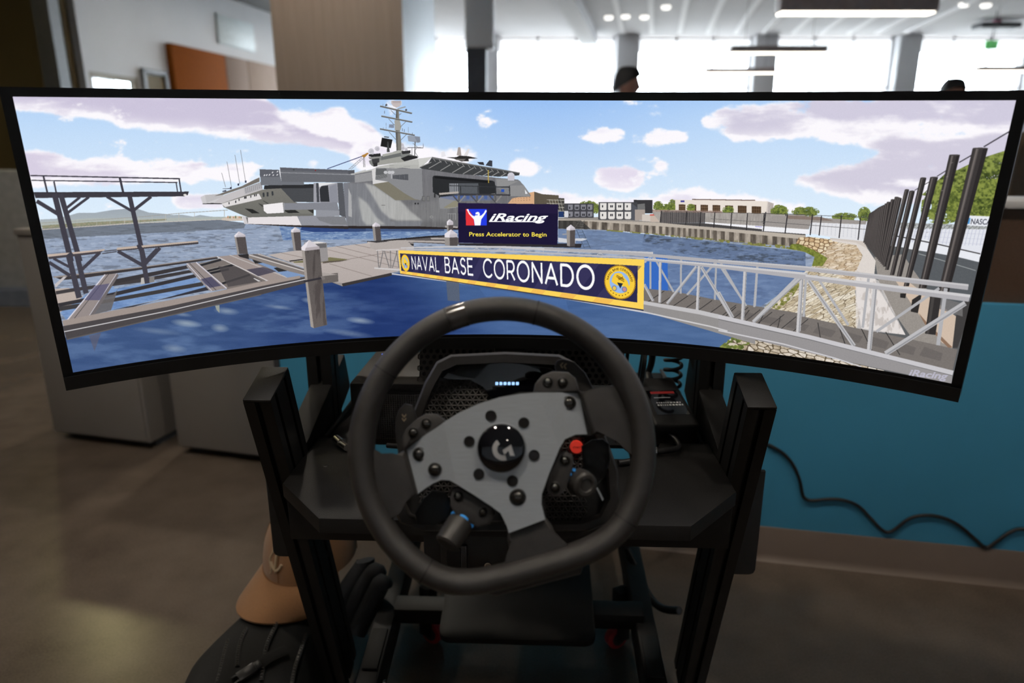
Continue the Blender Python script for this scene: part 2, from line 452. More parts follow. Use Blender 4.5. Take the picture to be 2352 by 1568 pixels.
    cloud([[(1960, 430), (2060, 440), (2110, 470), (2000, 478)]], 5, .7, grey=(214, 209, 226))
    big = np.repeat(np.repeat(sky, 4, 0), 4, 1)
    C.a[:] = big[:CH * SS, :CW * SS]
    for i in range(3): C.a[..., i] = _blur(C.a[..., i], 2)

def water(dark, mid, light, sx, sy, seed, dark_amt=.5, light_amt=.35):
    def f(h, w, X, Y):
        n = fbm(h, w, sx * SS, sy * SS, 5, seed, .6); k = fbm(h, w, sx * SS * .35, sy * SS * .45, 4, seed + 5, .6)
        c = mix(mid, dark, sstep(.5, .72, n * .6 + k * .4) * dark_amt)
        l = sstep(.52, .74, fbm(h, w, sx * SS * .5, sy * SS * .5, 4, seed + 9)) * light_amt
        return c * (1 - l[..., None]) + np.asarray(light, np.float32) * l[..., None], 1.0
    return f

def stones(cx, cy, ang, seed, cols, joint=(96, 84, 66), jw=.13):
    def f(h, w, X, Y):
        v, e = cells(h, w, cx * SS, cy * SS, seed, ang)
        t = np.clip(v * 2, 0, 1); u = np.clip(v * 2 - 1, 0, 1)
        c = mix(cols[0], cols[1], t); c = c * (1 - u[..., None]) + np.asarray(cols[2], np.float32) * u[..., None]
        c = c + (fbm(h, w, 5, 5, 3, seed + 1)[..., None] - .5) * 46
        j = 1 - sstep(jw * .4, jw * 1.5, e)
        return c * (1 - j[..., None]) + np.asarray(joint, np.float32) * j[..., None], 1.0
    return f

def leaves(cols, s, seed, cover=.42):
    def f(h, w, X, Y):
        n = fbm(h, w, s * SS, s * SS * .7, 5, seed, .65); k = fbm(h, w, s * SS * .3, s * SS * .25, 3, seed + 3)
        yy = np.linspace(-1, 1, h)[:, None]; xx = np.linspace(-1, 1, w)[None, :]
        c = mix(cols[0], cols[1], np.clip((n * .55 + k * .6 - .33) * 2.6, 0, 1))
        al = sstep(cover - .04, cover + .04, n * .75 + k * .45 - .35 + .3 * (1 - (xx ** 2 + yy ** 2)))
        return c, al
    return f

def paint_screen():
    global NZ
    rng = np.random.default_rng(1)
    NZ = rng.random((CH * SS, CW * SS), dtype=np.float32)
    NZ = (NZ + np.roll(NZ, 1, 1) + np.roll(NZ, 1, 0)) / 3
    C = Canvas(); P, L = C.poly, C.line
    paint_sky(C)
    # ---- far shore on the left
    P(Z1(360, 1190, 500, 1185, 640, 1150, 700, 1132, 860, 1130, 1010, 1105, 1110, 1096, 1240, 1096, 1340, 1128, 1480, 1140, 1560, 1150, 1640, 1148, 1740, 1165, 1800, 1150, 1900, 1165, 2200, 1170, 2200, 1200, 360, 1260), (158, 168, 178), 1, 8, (176, 184, 186))
    P(Z1(360, 1215, 800, 1180, 1400, 1180, 2100, 1165, 2180, 1200, 1300, 1215, 380, 1275), (176, 182, 176), .8, 14)
    paint_region(C, Z1(376, 1245, 800, 1215, 1500, 1185, 1500, 1198, 900, 1240, 380, 1275), lambda h, w, X, Y: (mix((168, 150, 128), (112, 124, 92), fbm(h, w, 9, 6, 4, 4)), .85))
    P(Z1(2000, 1180, 2080, 1160, 2180, 1160, 2200, 1180, 2190, 1200, 1990, 1205), (206, 192, 178), 1, 26)
    for i in range(9): x = 2030 + i * 17; P(Z1(x, 1166 - (i * 7) % 9, x + 11, 1165 - (i * 7) % 9, x + 11, 1180, x, 1180), ((214, 196, 176), (190, 148, 118), (120, 128, 96))[i % 3])
    C.path(Z1(370, 1222, 800, 1200, 1300, 1164, 1650, 1132, 2050, 1106), 1.3, (158, 156, 150))
    for x, y in ((870, 1196), (990, 1190), (1120, 1178), (1250, 1168), (1370, 1158), (1490, 1146), (1610, 1136), (1750, 1126), (2020, 1110)):
        L(*Z1(x, y, x, y + 70 if x < 1800 else y + 55), 1.3, (186, 184, 178))
    P([(1900, 560), (2352, 520), (2352, 920), (1900, 920)], (92, 94, 96), 1, 10)
    # ---- water behind the dock
    paint_region(C, [(60, 530), (140, 525), (300, 513), (480, 505), (560, 512), (700, 518), (1330, 520), (1500, 540), (1900, 570), (1900, 720), (880, 700), (60, 800)],
                 water((100, 108, 122), (146, 160, 184), (184, 196, 216), 34, 5, 21, .7, .45))
    paint_region(C, [(60, 527), (300, 512), (500, 504), (565, 512), (560, 524), (100, 548)], water((92, 98, 108), (112, 120, 132), (132, 142, 158), 40, 4, 23, .6, .3))
    L((94, 527), (300, 513), 1.6, (214, 204, 192)); L((300, 513), (540, 502), 1.4, (206, 198, 188))
    paint_region(C, [(640, 515), (1110, 520), (1110, 545), (860, 548), (650, 552)], water((64, 92, 146), (112, 138, 178), (190, 206, 224), 22, 3, 31, .7, .5))
    # ---- quay and far buildings on the right
    paint_quay(C)
    # ---- near water
    def near(h, w, X, Y):
        yy, xx = np.mgrid[0:h, 0:w].astype(np.float32); xx = xx / SS + X; yy = yy / SS + Y
        c = mix((62, 86, 130), (33, 55, 108), sstep(380, 900, xx))
        r = sstep(900, 1120, xx + (yy - 700) * -.9) ; c = c * (1 - r[..., None]) + np.array((68, 97, 145), np.float32) * r[..., None]
        r = sstep(1120, 1420, xx) * sstep(690, 760, yy); c = c * (1 - .35 * r[..., None]) + np.array((98, 124, 160), np.float32) * .35 * r[..., None]
        n = fbm(h, w, 110 * SS, 26 * SS, 5, 41); l = sstep(.45, .85, n) * (1 - sstep(700, 1000, xx)) * .5
        c = c * (1 - l[..., None]) + np.array((104, 130, 170), np.float32) * l[..., None]
        k = fbm(h, w, 60 * SS, 9 * SS, 4, 45); c = c + ((k - .5) * 14)[..., None]
        return c, 1.0
    paint_region(C, [(100, 790), (430, 690), (700, 650), (800, 640), (930, 625), (1480, 705), (1900, 800), (2000, 900), (1500, 900), (900, 900), (100, 920)], near)
    P([(1100, 660), (1300, 690), (1310, 730), (1200, 735), (1130, 700)], (84, 122, 182), .25)
    for (x, y, rx, ry, a) in ((428, 742, 36, 9, .55), (505, 753, 22, 10, .45), (520, 714, 30, 9, .4), (828, 736, 34, 8, .5), (715, 690, 24, 8, .5), (400, 800, 30, 10, .3), (360, 760, 60, 8, .2), (800, 765, 60, 8, .25), (640, 705, 36, 5, .3), (420, 722, 22, 5, .3)):
        for k in range(7): C.disc((x, y), rx * (1 - k * .13), ry * (1 - k * .13), (196, 206, 206), a * .2, rot=.12)
    paint_ship(C)
    paint_dock(C)
    paint_right(C)
    paint_gangway(C)
    # ---- start panel
    P([(1052, 466), (1282, 469), (1280, 562), (1053, 557)], (24, 18, 52), 1, 10)
    P([(1052, 466), (1282, 469), (1281, 490), (1052, 486)], (40, 28, 66), .5, 8)
    f4 = lambda x, y: Z4(x, y)[0]
    P(Z4(1173, 1217, 1386, 1217, 1386, 1382, 1176, 1382), (36, 60, 226))
    P(Z4(1173, 1217, 1196, 1217, 1250, 1290, 1262, 1382, 1176, 1382), (226, 50, 58))
    P(Z4(1183, 1222, 1200, 1218, 1210, 1250, 1236, 1280, 1262, 1292, 1272, 1272, 1272, 1256, 1290, 1246, 1308, 1250, 1316, 1268, 1314, 1288, 1332, 1280, 1356, 1256, 1372, 1226, 1384, 1232, 1382, 1246, 1350, 1296, 1330, 1322, 1322, 1382, 1264, 1382, 1256, 1324, 1238, 1304, 1206, 1268), (252, 252, 255))
    P(Z4(1266, 1274, 1290, 1272, 1296, 1278, 1268, 1282), (36, 60, 226))
    C.text('iRacing', *Z4(1408, 1336)[0], 17.2, (255, 255, 255), w=136, shear=.36, bold=.028)
    P(Z4(1406, 1338, 1408, 1348, 1920, 1352, 1926, 1341), (255, 255, 255))
    C.text('Press Accelerator to Begin', *Z4(1208, 1490)[0], 9.6, (250, 228, 80), w=178, bold=.022, drop=(.004, 0))
    # ---- small mark in the lower right corner
    C.text('iRacing', 2086, 862, 15, (196, 194, 214), w=92, shear=.34, bold=.03, drop=(.10, 0), al=.75)
    return C

def paint_quay(C):
    P, L = C.poly, C.line
    # tan block behind the panel
    P(Z4(1600, 1150, 1640, 1090, 1860, 1045, 1860, 1170, 1590, 1170), (214, 170, 132)); P(Z4(1860, 1045, 1940, 1070, 2105, 1082, 2105, 1180, 1860, 1170), (92, 84, 72), 1, 12)
    for r in range(3):
        for k in range(7): P(Z4(1640 + k * 28, 1092 + r * 22 - k * 2, 1650 + k * 28, 1092 + r * 22 - k * 2, 1650 + k * 28, 1098 + r * 22 - k * 2, 1640 + k * 28, 1098 + r * 22 - k * 2), (150, 116, 92))
    P(Z4(2100, 1108, 2160, 1112, 2165, 1300, 2100, 1300), (72, 70, 66))
    for i in range(5): L(*Z4(2010 + i * 28, 1122, 2010 + i * 28 + 30, 1250), 1, (186, 182, 170)); L(*Z4(1985, 1126 + i * 36, 2160, 1132 + i * 36), 1.2, (190, 186, 176))
    P(Z7(130, 335, 175, 335, 175, 384, 130, 384), (34, 56, 104))
    # quay deck
    P(Z7(125, 390, 480, 385, 1050, 430, 1500, 470, 2352, 545, 2352, 590, 1480, 492, 420, 418, 125, 410), (150, 144, 138), 1, 16)
    # trees at the back
    for x, y, rx, ry, s in ((1350, 470, 16, 8, 3), (1368, 478, 8, 10, 4), (1512, 474, 10, 10, 5), (1545, 472, 9, 12, 6), (1790, 486, 18, 12, 7), (1850, 486, 26, 10, 8), (1985, 492, 12, 14, 9), (1940, 498, 24, 8, 10), (1530, 478, 14, 8, 12)):
        t = np.linspace(0, 2 * math.pi, 16, endpoint=False)
        paint_region(C, np.stack([x + rx * 1.25 * np.cos(t), y + ry * 1.25 * np.sin(t)], 1), leaves(((58, 72, 36), (132, 144, 72)), 6, 100 + s, .2))
    # container homes, dark pair and white pair
    def boxes(x0, y0, x1, y1, face, edge, n, rows=2):
        for r in range(rows):
            for k in range(n):
                a, b = x0 + (x1 - x0) * k / n, x0 + (x1 - x0) * (k + 1) / n; c, d = y0 + (y1 - y0) * r / rows, y0 + (y1 - y0) * (r + 1) / rows
                P(Z7(a, c, b, c, b, d, a, d), edge); e = 7
                P(Z7(a + e, c + e, b - e, c + e, b - e, d - e * 2, b - 2.4 * e, d - e, a + 2.4 * e, d - e, a + e, d - e * 2), face)
                m = (a + b) / 2
                P(Z7(m - 12, c + 26, m - 2, c + 26, m - 2, c + 46, m - 12, c + 46), (40, 40, 46)); 
                if k % 3: P(Z7(m + 2, c + 26, m + 12, c + 26, m + 12, c + 46, m + 2, c + 46), (40, 40, 46))
    P(Z7(180, 262, 445, 262, 445, 392, 180, 392), (70, 70, 74)); boxes(206, 266, 440, 390, (132, 132, 140), (64, 64, 70), 4)
    P(Z7(180, 330, 215, 330, 215, 388, 180, 388), (214, 214, 220))
    P(Z7(806, 230, 975, 232, 975, 350, 806, 350), (56, 55, 58)); P(Z7(830, 270, 905, 262, 910, 350, 830, 350), (112, 112, 112))
    P(Z7(490, 250, 838, 250, 838, 410, 485, 405), (66, 66, 70)); boxes(494, 252, 790, 410, (226, 222, 218), (76, 76, 80), 4); P(Z7(790, 260, 836, 300, 815, 415, 780, 412), (84, 86, 94))
    P(Z7(815, 318, 905, 318, 905, 415, 815, 412), (168, 156, 148)); P(Z7(880, 360, 955, 360, 955, 425, 880, 420), (206, 196, 188))
    P(Z7(950, 360, 1040, 352, 1042, 372, 950, 374), (204, 104, 92)); P(Z7(955, 372, 1040, 372, 1040, 430, 955, 428), (196, 180, 168))
    # grandstand fence and the white building
    P(Z7(1178, 228, 1330, 232, 1335, 224, 1900, 230, 1905, 240, 2010, 244, 2066, 262, 2060, 378, 1180, 330), (232, 222, 212), 1, 6)
    P(Z7(1330, 222, 1898, 230, 1898, 238, 1330, 230), (110, 92, 86)); P(Z7(2010, 244, 2066, 262, 2060, 378, 1995, 372), (206, 196, 190))
    for i in range(5): L(*Z7(2022 + i * 9, 250 + i * 3, 2016 + i * 9, 372), 1, (150, 142, 140))
    P(Z7(1226, 236, 1262, 236, 1262, 250, 1226, 250), (72, 70, 150))
    for x, w, y0, y1 in ((1212, 58, 270, 330), (1308, 60, 272, 334), (1408, 66, 274, 340), (1515, 68, 276, 345), (1628, 72, 280, 352), (1742, 78, 282, 372), (1868, 84, 288, 374)):
        P(Z7(x, y0, x + w, y0 + 2, x + w, y1, x, y1), (78, 60, 44))
        for k in range(1, 4): L(*Z7(x + w * k / 4, y0, x + w * k / 4, y1), .6, (140, 116, 92))
        for k in range(1, 3): L(*Z7(x, y0 + (y1 - y0) * k / 3, x + w, y0 + (y1 - y0) * k / 3), .6, (140, 116, 92))
    for x, y, r, s in ((1320, 300, 34, 1), (1655, 325, 44, 2), (2110, 335, 62, 3), (1150, 290, 26, 4)):
        t = np.linspace(0, 2 * math.pi, 16, endpoint=False)
        paint_region(C, [Z7(x + r * 1.2 * math.cos(a), y + r * math.sin(a))[0] for a in t], leaves(((60, 76, 36), (136, 148, 70)), 6, 140 + s, .2))
    paint_region(C, Z7(975, 322, 1200, 322, 1600, 345, 2352, 368, 2352, 500, 1440, 430, 1050, 440, 975, 350), lambda h, w, X, Y: (mix((148, 142, 138), (178, 172, 166), fbm(h, w, 5, 22, 4, 61)), 1))
    P(Z7(1050, 325, 1450, 345, 1446, 442, 1055, 440), (84, 80, 80), .75, 20)
    for i in range(24): L(*Z7(1052 + i * 17, 325 + i * .8, 1052 + i * 17, 440), .8, (50, 48, 52))
    paint_region(C, Z7(975, 318, 1600, 330, 1600, 350, 975, 336), lambda h, w, X, Y: (mix((120, 84, 74), (206, 190, 178), fbm(h, w, 3, 3, 2, 65)), .8))
    P(Z7(1450, 430, 2352, 494, 2352, 535, 1450, 448), (240, 240, 244)); L(*Z7(1900, 470, 2352, 500), 1.5, (150, 146, 214))
    P(Z7(1050, 440, 1450, 442, 2352, 535, 2352, 548, 1500, 474, 1050, 440), (74, 72, 72))
    for x in (1046, 1275, 1402, 1528, 1680, 1822, 1972, 2168): L(*Z7(x + 8, 332 + (x - 1046) * .02, x - 2, 440 + (x - 1046) * .083), 2.0, (44, 42, 44))
    L(*Z7(1046, 330, 2352, 362), 1, (80, 78, 78)); L(*Z7(1500, 400, 2352, 455), .9, (96, 94, 92))
    # quay wall
    def wall(h, w, X, Y):
        xx = np.arange(w)[None, :] / SS + X; st = ((xx / 17.5 + np.sin(xx * .02)) % 1)
        st = sstep(.0, .12, st) - sstep(.5, .62, st)
        c = mix((92, 84, 76), (172, 162, 150), np.clip(st + 0 * np.zeros((h, 1)), 0, 1) * .8 + .15 * fbm(h, w, 6, 14, 4, 71))
        d = fbm(h, w, 10, 40, 4, 73); c = c * (.72 + .5 * d[..., None]); return c, 1
    paint_region(C, Z7(125, 410, 430, 418, 1050, 440, 1480, 492, 2352, 570, 2240, 650, 1900, 625, 1480, 590, 1000, 540, 620, 505, 420, 495, 125, 490), wall)
    P(Z7(125, 405, 420, 412, 1050, 436, 1500, 478, 2352, 548, 2330, 585, 1480, 500, 420, 424, 125, 416), (186, 176, 164), 1, 22)
    P(Z7(125, 416, 330, 416, 420, 495, 125, 488), (46, 46, 46), .75, 10)
    paint_region(C, Z7(560, 498, 1000, 532, 1480, 576, 1900, 615, 2200, 640, 2352, 610, 2352, 700, 2200, 672, 1480, 600, 960, 548, 560, 510), lambda h, w, X, Y: (mix((104, 104, 60), (150, 150, 84), fbm(h, w, 8, 8, 4, 81)), sstep(.38, .52, fbm(h, w, 16, 10, 4, 82))))
    # basin water
    paint_region(C, Z7(125, 490, 560, 510, 1000, 545, 1480, 600, 2352, 700, 2352, 860, 900, 720, 0, 655, 125, 600), water((88, 98, 118), (110, 130, 164), (136, 156, 188), 30, 6, 51, .3, .4))
    paint_region(C, Z7(900, 540, 1480, 602, 2352, 700, 2352, 860, 1600, 780, 880, 640), water((70, 80, 96), (100, 118, 150), (138, 158, 190), 30, 7, 55, 1., .4))
    P(Z7(900, 745, 1120, 745, 1110, 1050, 900, 1030), (60, 112, 196), 1, 8)
    paint_region(C, Z7(1110, 750, 2352, 850, 2352, 920, 1950, 1190, 1790, 1190, 1110, 1060), water((80, 98, 134), (102, 124, 162), (128, 150, 184), 60, 12, 57, .5, .4))
    P(Z7(900, 760, 1110, 745, 1115, 1060, 1000, 1040, 900, 1030), (54, 104, 190), .85, 8)
    # ladder, dinghy
    for a, b in (((290, 500), (360, 665)), ((340, 500), (415, 665))): L(*Z7(*a, *b), 1.2, (70, 84, 104))
    for k in range(6): L(*Z7(300 + k * 12, 525 + k * 26, 350 + k * 12, 522 + k * 26), 1, (80, 94, 112))
    for a, b in (((270, 490), (320, 415)), ((330, 498), (360, 415))): L(*Z7(*a, *b), 1.2, (90, 88, 86))
    for k in range(4): L(*Z7(290, 425 + k * 20, 355, 430 + k * 20), 1, (110, 108, 104))
    P(Z7(125, 570, 200, 580, 350, 575, 390, 582, 340, 600, 280, 598, 280, 620, 125, 612), (206, 208, 214)); P(Z7(160, 535, 205, 530, 205, 545, 165, 548), (150, 152, 160))

def paint_ship(C):
    P, L = C.poly, C.line
    # ---- bow quarter (left)
    P(Z3(80, 990, 120, 970, 285, 958, 285, 1042, 195, 1045, 100, 1048), (204, 202, 204)); P(Z3(120, 970, 285, 958, 285, 985, 135, 1040), (190, 188, 190))
    P(Z3(95, 1048, 270, 1038, 272, 1052, 100, 1052), (40, 40, 40))
    P(Z3(205, 980, 300, 942, 450, 892, 570, 830, 612, 812, 612, 850, 470, 905, 285, 968), (116, 110, 104), 1, 10)
    P(Z3(282, 975, 470, 908, 480, 960, 640, 915, 640, 935, 270, 1046, 200, 1044), (196, 192, 194))
    P(Z3(470, 908, 630, 850, 640, 915, 480, 962), (176, 174, 178), 1, 20)
    for k in range(9): L(*Z3(485 + k * 17, 904 - k * 6, 492 + k * 17, 955 - k * 6), .8, (112, 112, 116))
    P(Z3(270, 1046, 480, 975, 640, 922, 800, 900, 925, 1030, 1100, 1095, 1100, 1158, 510, 1172, 430, 1140, 290, 1080), (122, 120, 114), 1, 14, (108, 108, 103))
    P(Z3(270, 1048, 480, 985, 605, 958, 632, 1005, 300, 1080), (222, 218, 218))
    for x, y in ((332, 1045), (392, 1032), (422, 1014), (472, 995), (484, 994), (528, 985), (562, 974), (577, 972)): P(Z3(x, y - 9, x + 9, y - 12, x + 10, y + 8, x + 1, y + 10), (44, 44, 48))
    for x, y in ((648, 968), (684, 964), (728, 956)): P(Z3(x - 9, y - 18, x + 7, y - 20, x + 9, y + 18, x - 7, y + 20), (56, 58, 62))
    P(Z3(645, 1020, 695, 1048, 685, 1050, 640, 1022), (60, 60, 58)); P(Z3(600, 1042, 640, 1060, 640, 1080, 605, 1050), (66, 66, 64))
    P(Z3(480, 1092, 548, 1098, 612, 1134, 545, 1136), (40, 40, 40))
    P(Z3(800, 905, 1098, 902, 1100, 1035, 920, 1032), (72, 74, 78), 1, 8)
    P(Z3(655, 884, 1100, 872, 1104, 908, 800, 910, 650, 918), (44, 45, 48))
    P(Z3(612, 738, 790, 746, 1010, 852, 1012, 880, 625, 882), (112, 115, 122), 1, 10); P(Z3(612, 738, 785, 744, 790, 808, 615, 806), (94, 96, 104), 1, 10)
    for x, y in ((655, 793), (676, 791), (700, 790), (728, 768), (735, 792), (772, 760), (770, 790)): P(Z3(x - 9, y + 6, x - 2, y - 7, x + 10, y - 7, x + 2, y + 6), (214, 214, 218))
    P(Z3(795, 722, 1460, 748, 1480, 858, 812, 852), (104, 106, 112), 1, 12); P(Z3(795, 722, 1460, 748, 1466, 772, 798, 746), (92, 94, 102)); L(*Z3(800, 768, 1470, 788), 1.6, (150, 152, 158))
    P(Z3(795, 724, 808, 850, 788, 760), (232, 232, 236)); C.disc(Z3(1115, 750)[0], 1.6, 1.4, (140, 40, 44)); C.disc(Z3(920, 743)[0], 2, 1.4, (60, 66, 66))
    P(Z3(1430, 780, 1568, 740, 1568, 764, 1440, 790), (206, 206, 208))
    P(Z3(1098, 862, 1322, 860, 1330, 1042, 1098, 1036), (158, 158, 166), 1, 8); P(Z3(1120, 862, 1142, 862, 1150, 1034, 1128, 1034), (70, 72, 78))
    P(Z3(1140, 860, 1310, 862, 1180, 886, 1150, 900), (226, 226, 228)); P(Z3(1168, 890, 1228, 884, 1242, 1030, 1160, 1030, 1152, 920), (48, 50, 54)); P(Z3(1240, 892, 1304, 870, 1320, 1036, 1244, 1034), (140, 142, 152))
    P(Z3(1312, 860, 1362, 860, 1392, 1180, 1330, 1150), (86, 88, 94), 1, 8)
    P(Z3(1365, 862, 1568, 848, 1568, 1252, 1400, 1250, 1385, 1150), (122, 124, 132), 1, 12)
    P(Z3(830, 1044, 1310, 1035, 1328, 1112, 1100, 1104, 835, 1104), (132, 134, 142), 1, 8); P(Z3(1120, 1104, 1330, 1112, 1332, 1160, 1120, 1166), (146, 148, 156), 1, 8)
    P(Z3(835, 1106, 1100, 1100, 1100, 1140, 870, 1135), (122, 122, 116)); P(Z3(830, 1108, 932, 1105, 972, 1130, 870, 1133), (40, 40, 40)); P(Z3(1042, 1104, 1098, 1102, 1098, 1140), (54, 54, 52))
    P(Z3(645, 1058, 820, 1037, 830, 1130, 680, 1138, 650, 1112), (240, 236, 238)); P(Z3(825, 1037, 836, 1042, 838, 1106, 830, 1130), (150, 150, 156))
    P(Z3(444, 1155, 505, 1172, 950, 1160, 990, 1246, 730, 1238, 475, 1230), (228, 222, 224), 1, 6); P(Z3(452, 1156, 505, 1172, 505, 1232, 480, 1228), (206, 202, 204))
    P(Z3(488, 1168, 505, 1172, 508, 1232), (110, 108, 108))
    P(Z3(950, 1160, 1120, 1156, 1380, 1165, 1405, 1252, 992, 1250), (146, 147, 155), 1, 10); P(Z3(1122, 1166, 1380, 1164, 1402, 1240, 1260, 1236, 1150, 1200), (126, 127, 132), 1, 12)
    P(Z3(480, 1230, 730, 1236, 990, 1244, 1400, 1250, 1568, 1250, 1568, 1282, 1005, 1262, 740, 1246), (52, 46, 46))
    P(Z3(990, 1258, 1568, 1284, 1568, 1300, 1100, 1304, 980, 1285), (28, 50, 108), .8)
    for x, y0, y1 in ((270, 770, 900), (318, 670, 905), (390, 610, 872), (440, 565, 845)): L(*Z3(x, y0, x + 28 + (y1 - y0) * .06, y1), .9, (120, 118, 122))
    for x, y in ((352, 908), (420, 876), (486, 850)): P(Z3(x - 7, y - 8, x + 8, y - 10, x + 8, y + 9, x - 6, y + 10), (50, 54, 76))
    L(*Z3(280, 914, 355, 912), 1.2, (66, 66, 76)); P(Z3(275, 935, 310, 925, 312, 938, 280, 942), (60, 62, 80))
    # crane
    L(*Z3(1220, 735, 1545, 618), 1.6, (56, 62, 104)); C.path(Z3(1412, 740, 1535, 632), 1, (150, 152, 160)); C.path(Z3(1436, 742, 1548, 640), 1, (150, 152, 160))
    for k in range(7): L(*Z3(1416 + k * 18, 736 - k * 15, 1440 + k * 16, 730 - k * 14), .8, (150, 152, 160))
    P(Z4(130, 688, 190, 655, 205, 662, 160, 705), (176, 128, 62)); L(*Z4(150, 700, 152, 800), 1, (90, 90, 90)); L(*Z4(160, 700, 166, 800), 1, (90, 90, 90))
    P(Z3(1535, 612, 1568, 600, 1568, 622, 1545, 632), (176, 128, 62))
    # ---- stern
    hull = Z4(0, 960, 65, 945, 65, 865, 240, 830, 540, 805, 700, 818, 735, 815, 1480, 905, 1700, 925, 1755, 980, 1824, 1080, 1820, 1095, 1700, 1100, 1640, 1110, 1595, 1165, 1100, 1160, 1100, 1395, 960, 1402, 700, 1392, 0, 1390)
    P(hull, (114, 114, 119), 1, 10, (100, 100, 102))
    C.soft(Z4(0, 960, 160, 960, 330, 1060, 430, 1090, 480, 1135, 420, 1340, 500, 1340, 740, 1340, 720, 1392, 0, 1390), (122, 124, 130), 1, 3)
    C.soft(Z4(160, 955, 260, 985, 470, 1128, 520, 1132, 620, 1235, 745, 1335, 480, 1335, 410, 1310, 330, 1240, 250, 1100), (180, 180, 178), .95, 4)
    C.soft(Z4(100, 1095, 190, 1160, 280, 1300, 370, 1375, 180, 1380, 140, 1330, 110, 1200), (176, 177, 176), .95, 4)
    C.soft(Z4(560, 1200, 745, 1335, 1000, 1340, 1000, 1180, 900, 1120, 760, 1150), (136, 136, 137), .5, 8)
    P(Z4(0, 1010, 30, 1080, 36, 1300, 0, 1290), (176, 176, 178))
    P(Z4(330, 1178, 370, 1178, 370, 1183, 330, 1183), (90, 88, 88))
    paint_region(C, hull, lambda h, w, X, Y: (mix((70, 70, 74), (206, 206, 204), fbm(h, w, 5, 60, 4, 401)), .10 + .16 * np.abs(fbm(h, w, 14, 70, 4, 403) - .5)))
    # flight deck edge
    P(Z4(25, 868, 240, 820, 300, 792, 700, 715, 838, 697, 705, 822, 540, 806, 240, 836, 30, 876), (186, 186, 182), 1, 8); P(Z4(700, 718, 838, 697, 712, 805), (204, 204, 200))
    P(Z4(0, 832, 62, 828, 62, 860, 0, 868), (84, 86, 92)); P(Z4(62, 878, 240, 846, 240, 935, 65, 955), (150, 150, 152), 1, 18)
    P(Z4(838, 697, 1100, 750, 1500, 815, 1715, 855, 1708, 882, 1500, 895, 1100, 868, 735, 815, 710, 806, 800, 760), (62, 64, 66), 1, 10)
    P(Z4(838, 697, 1110, 748, 1715, 855, 1712, 862, 1110, 762, 830, 712), (112, 112, 112))
    for k in range(14):
        x = 850 + k * 58; y = 715 + k * 10.4; L(*Z4(x, y, x + 22, y + 30), 1, (178, 178, 176))
    for (a, b) in (((930, 740), (805, 812)), ((1020, 775), (920, 835)), ((1150, 790), (1040, 855)), ((1255, 805), (1145, 868)), ((1350, 825), (1250, 880)), ((1435, 840), (1340, 888)), ((1500, 850), (1430, 893)), ((1580, 858), (1520, 896)), ((830, 750), (715, 800))):
        L(*Z4(*a, *b), 1.8, (150, 150, 148))
    # hangar bay
    P(Z4(842, 905, 850, 886, 880, 884, 1440, 935, 1462, 945, 1470, 985, 1470, 1060, 1320, 1080, 930, 1100, 845, 1050), (40, 42, 45)); P(Z4(860, 890, 1440, 938, 1400, 958, 1010, 925, 865, 910), (24, 25, 28))
    P(Z4(1005, 960, 1300, 960, 1310, 1080, 1010, 1070), (96, 100, 106), .8, 16)
    for k in range(5): P(Z4(1015 + k * 18, 962, 1022 + k * 18, 962, 1022 + k * 18, 1050, 1015 + k * 18, 1050), (176, 178, 184))
    L(*Z4(1400, 828, 1402, 958), 2, (192, 164, 70))
    P(Z4(1470, 905, 1715, 935, 1750, 980, 1820, 1090, 1620, 1090, 1470, 1000), (126, 127, 130), 1, 12); P(Z4(1600, 985, 1755, 980, 1822, 1090, 1620, 1092), (142, 142, 143), 1, 6); P(Z4(1765, 1020, 1795, 1065, 1770, 1068), (230, 232, 236))
    P(Z4(1590, 920, 1600, 940, 1700, 940, 1600, 985, 1490, 1000, 1480, 920), (150, 150, 150), .7)
    C.disc(Z4(1627, 885)[0], 8.2, 7.6, (206, 204, 214)); P(Z4(1592, 885, 1663, 885, 1660, 935, 1596, 935), (196, 194, 204)); P(Z4(1530, 1022, 1560, 1022, 1560, 1048, 1530, 1048), (44, 84, 180))
    # left sponson
    P(Z4(235, 830, 275, 806, 270, 925, 400, 915, 398, 945, 245, 970), (214, 212, 212)); P(Z4(275, 806, 540, 815, 735, 815, 745, 1095, 720, 1130, 560, 1120, 400, 945, 270, 925), (136, 137, 140), 1, 8)
    P(Z4(245, 970, 398, 945, 560, 1060, 665, 1120, 720, 1128, 470, 1130), (124, 120, 106), 1, 8)
    P(Z4(275, 818, 380, 812, 390, 905, 275, 925), (96, 98, 100), 1, 12)
    for k in range(3): L(*Z4(275, 885 + k * 14, 392, 875 + k * 14), .9, (160, 160, 160))
    for x in (372, 412, 442): C.disc(Z4(x, 852)[0], 4.4, 3.8, (196, 196, 200))
    P(Z4(425, 860, 438, 860, 438, 915, 428, 915), (180, 180, 184)); P(Z4(445, 880, 600, 870, 600, 930, 445, 915), (78, 80, 86), 1, 14)
    for k in range(10): L(*Z4(450 + k * 16, 880, 450 + k * 16, 918), .6, (120, 122, 126))
    for k in range(3): L(*Z4(410, 782 + k * 12, 700, 780 + k * 12), .6, (140, 140, 138))
    for x in (740, 785): P(Z4(x, 1092, x + 26, 1090, x + 26, 1138, x, 1136), (118, 118, 118)); C.path(Z4(x, 1092, x + 26, 1090, x + 26, 1138, x, 1136), .8, (84, 84, 84), closed=True)
    for x in (670, 697): C.disc(Z4(x, 1164)[0], 1.7, 2, (34, 34, 36))
    L(*Z4(742, 830, 750, 1090), .8, (104, 104, 106)); L(*Z4(776, 1140, 780, 1250), .8, (104, 104, 106))
    C.disc(Z4(832, 1298)[0], 4, 3, (150, 150, 150)); C.disc(Z4(832, 1298)[0], 2.6, 1.8, (124, 124, 124))
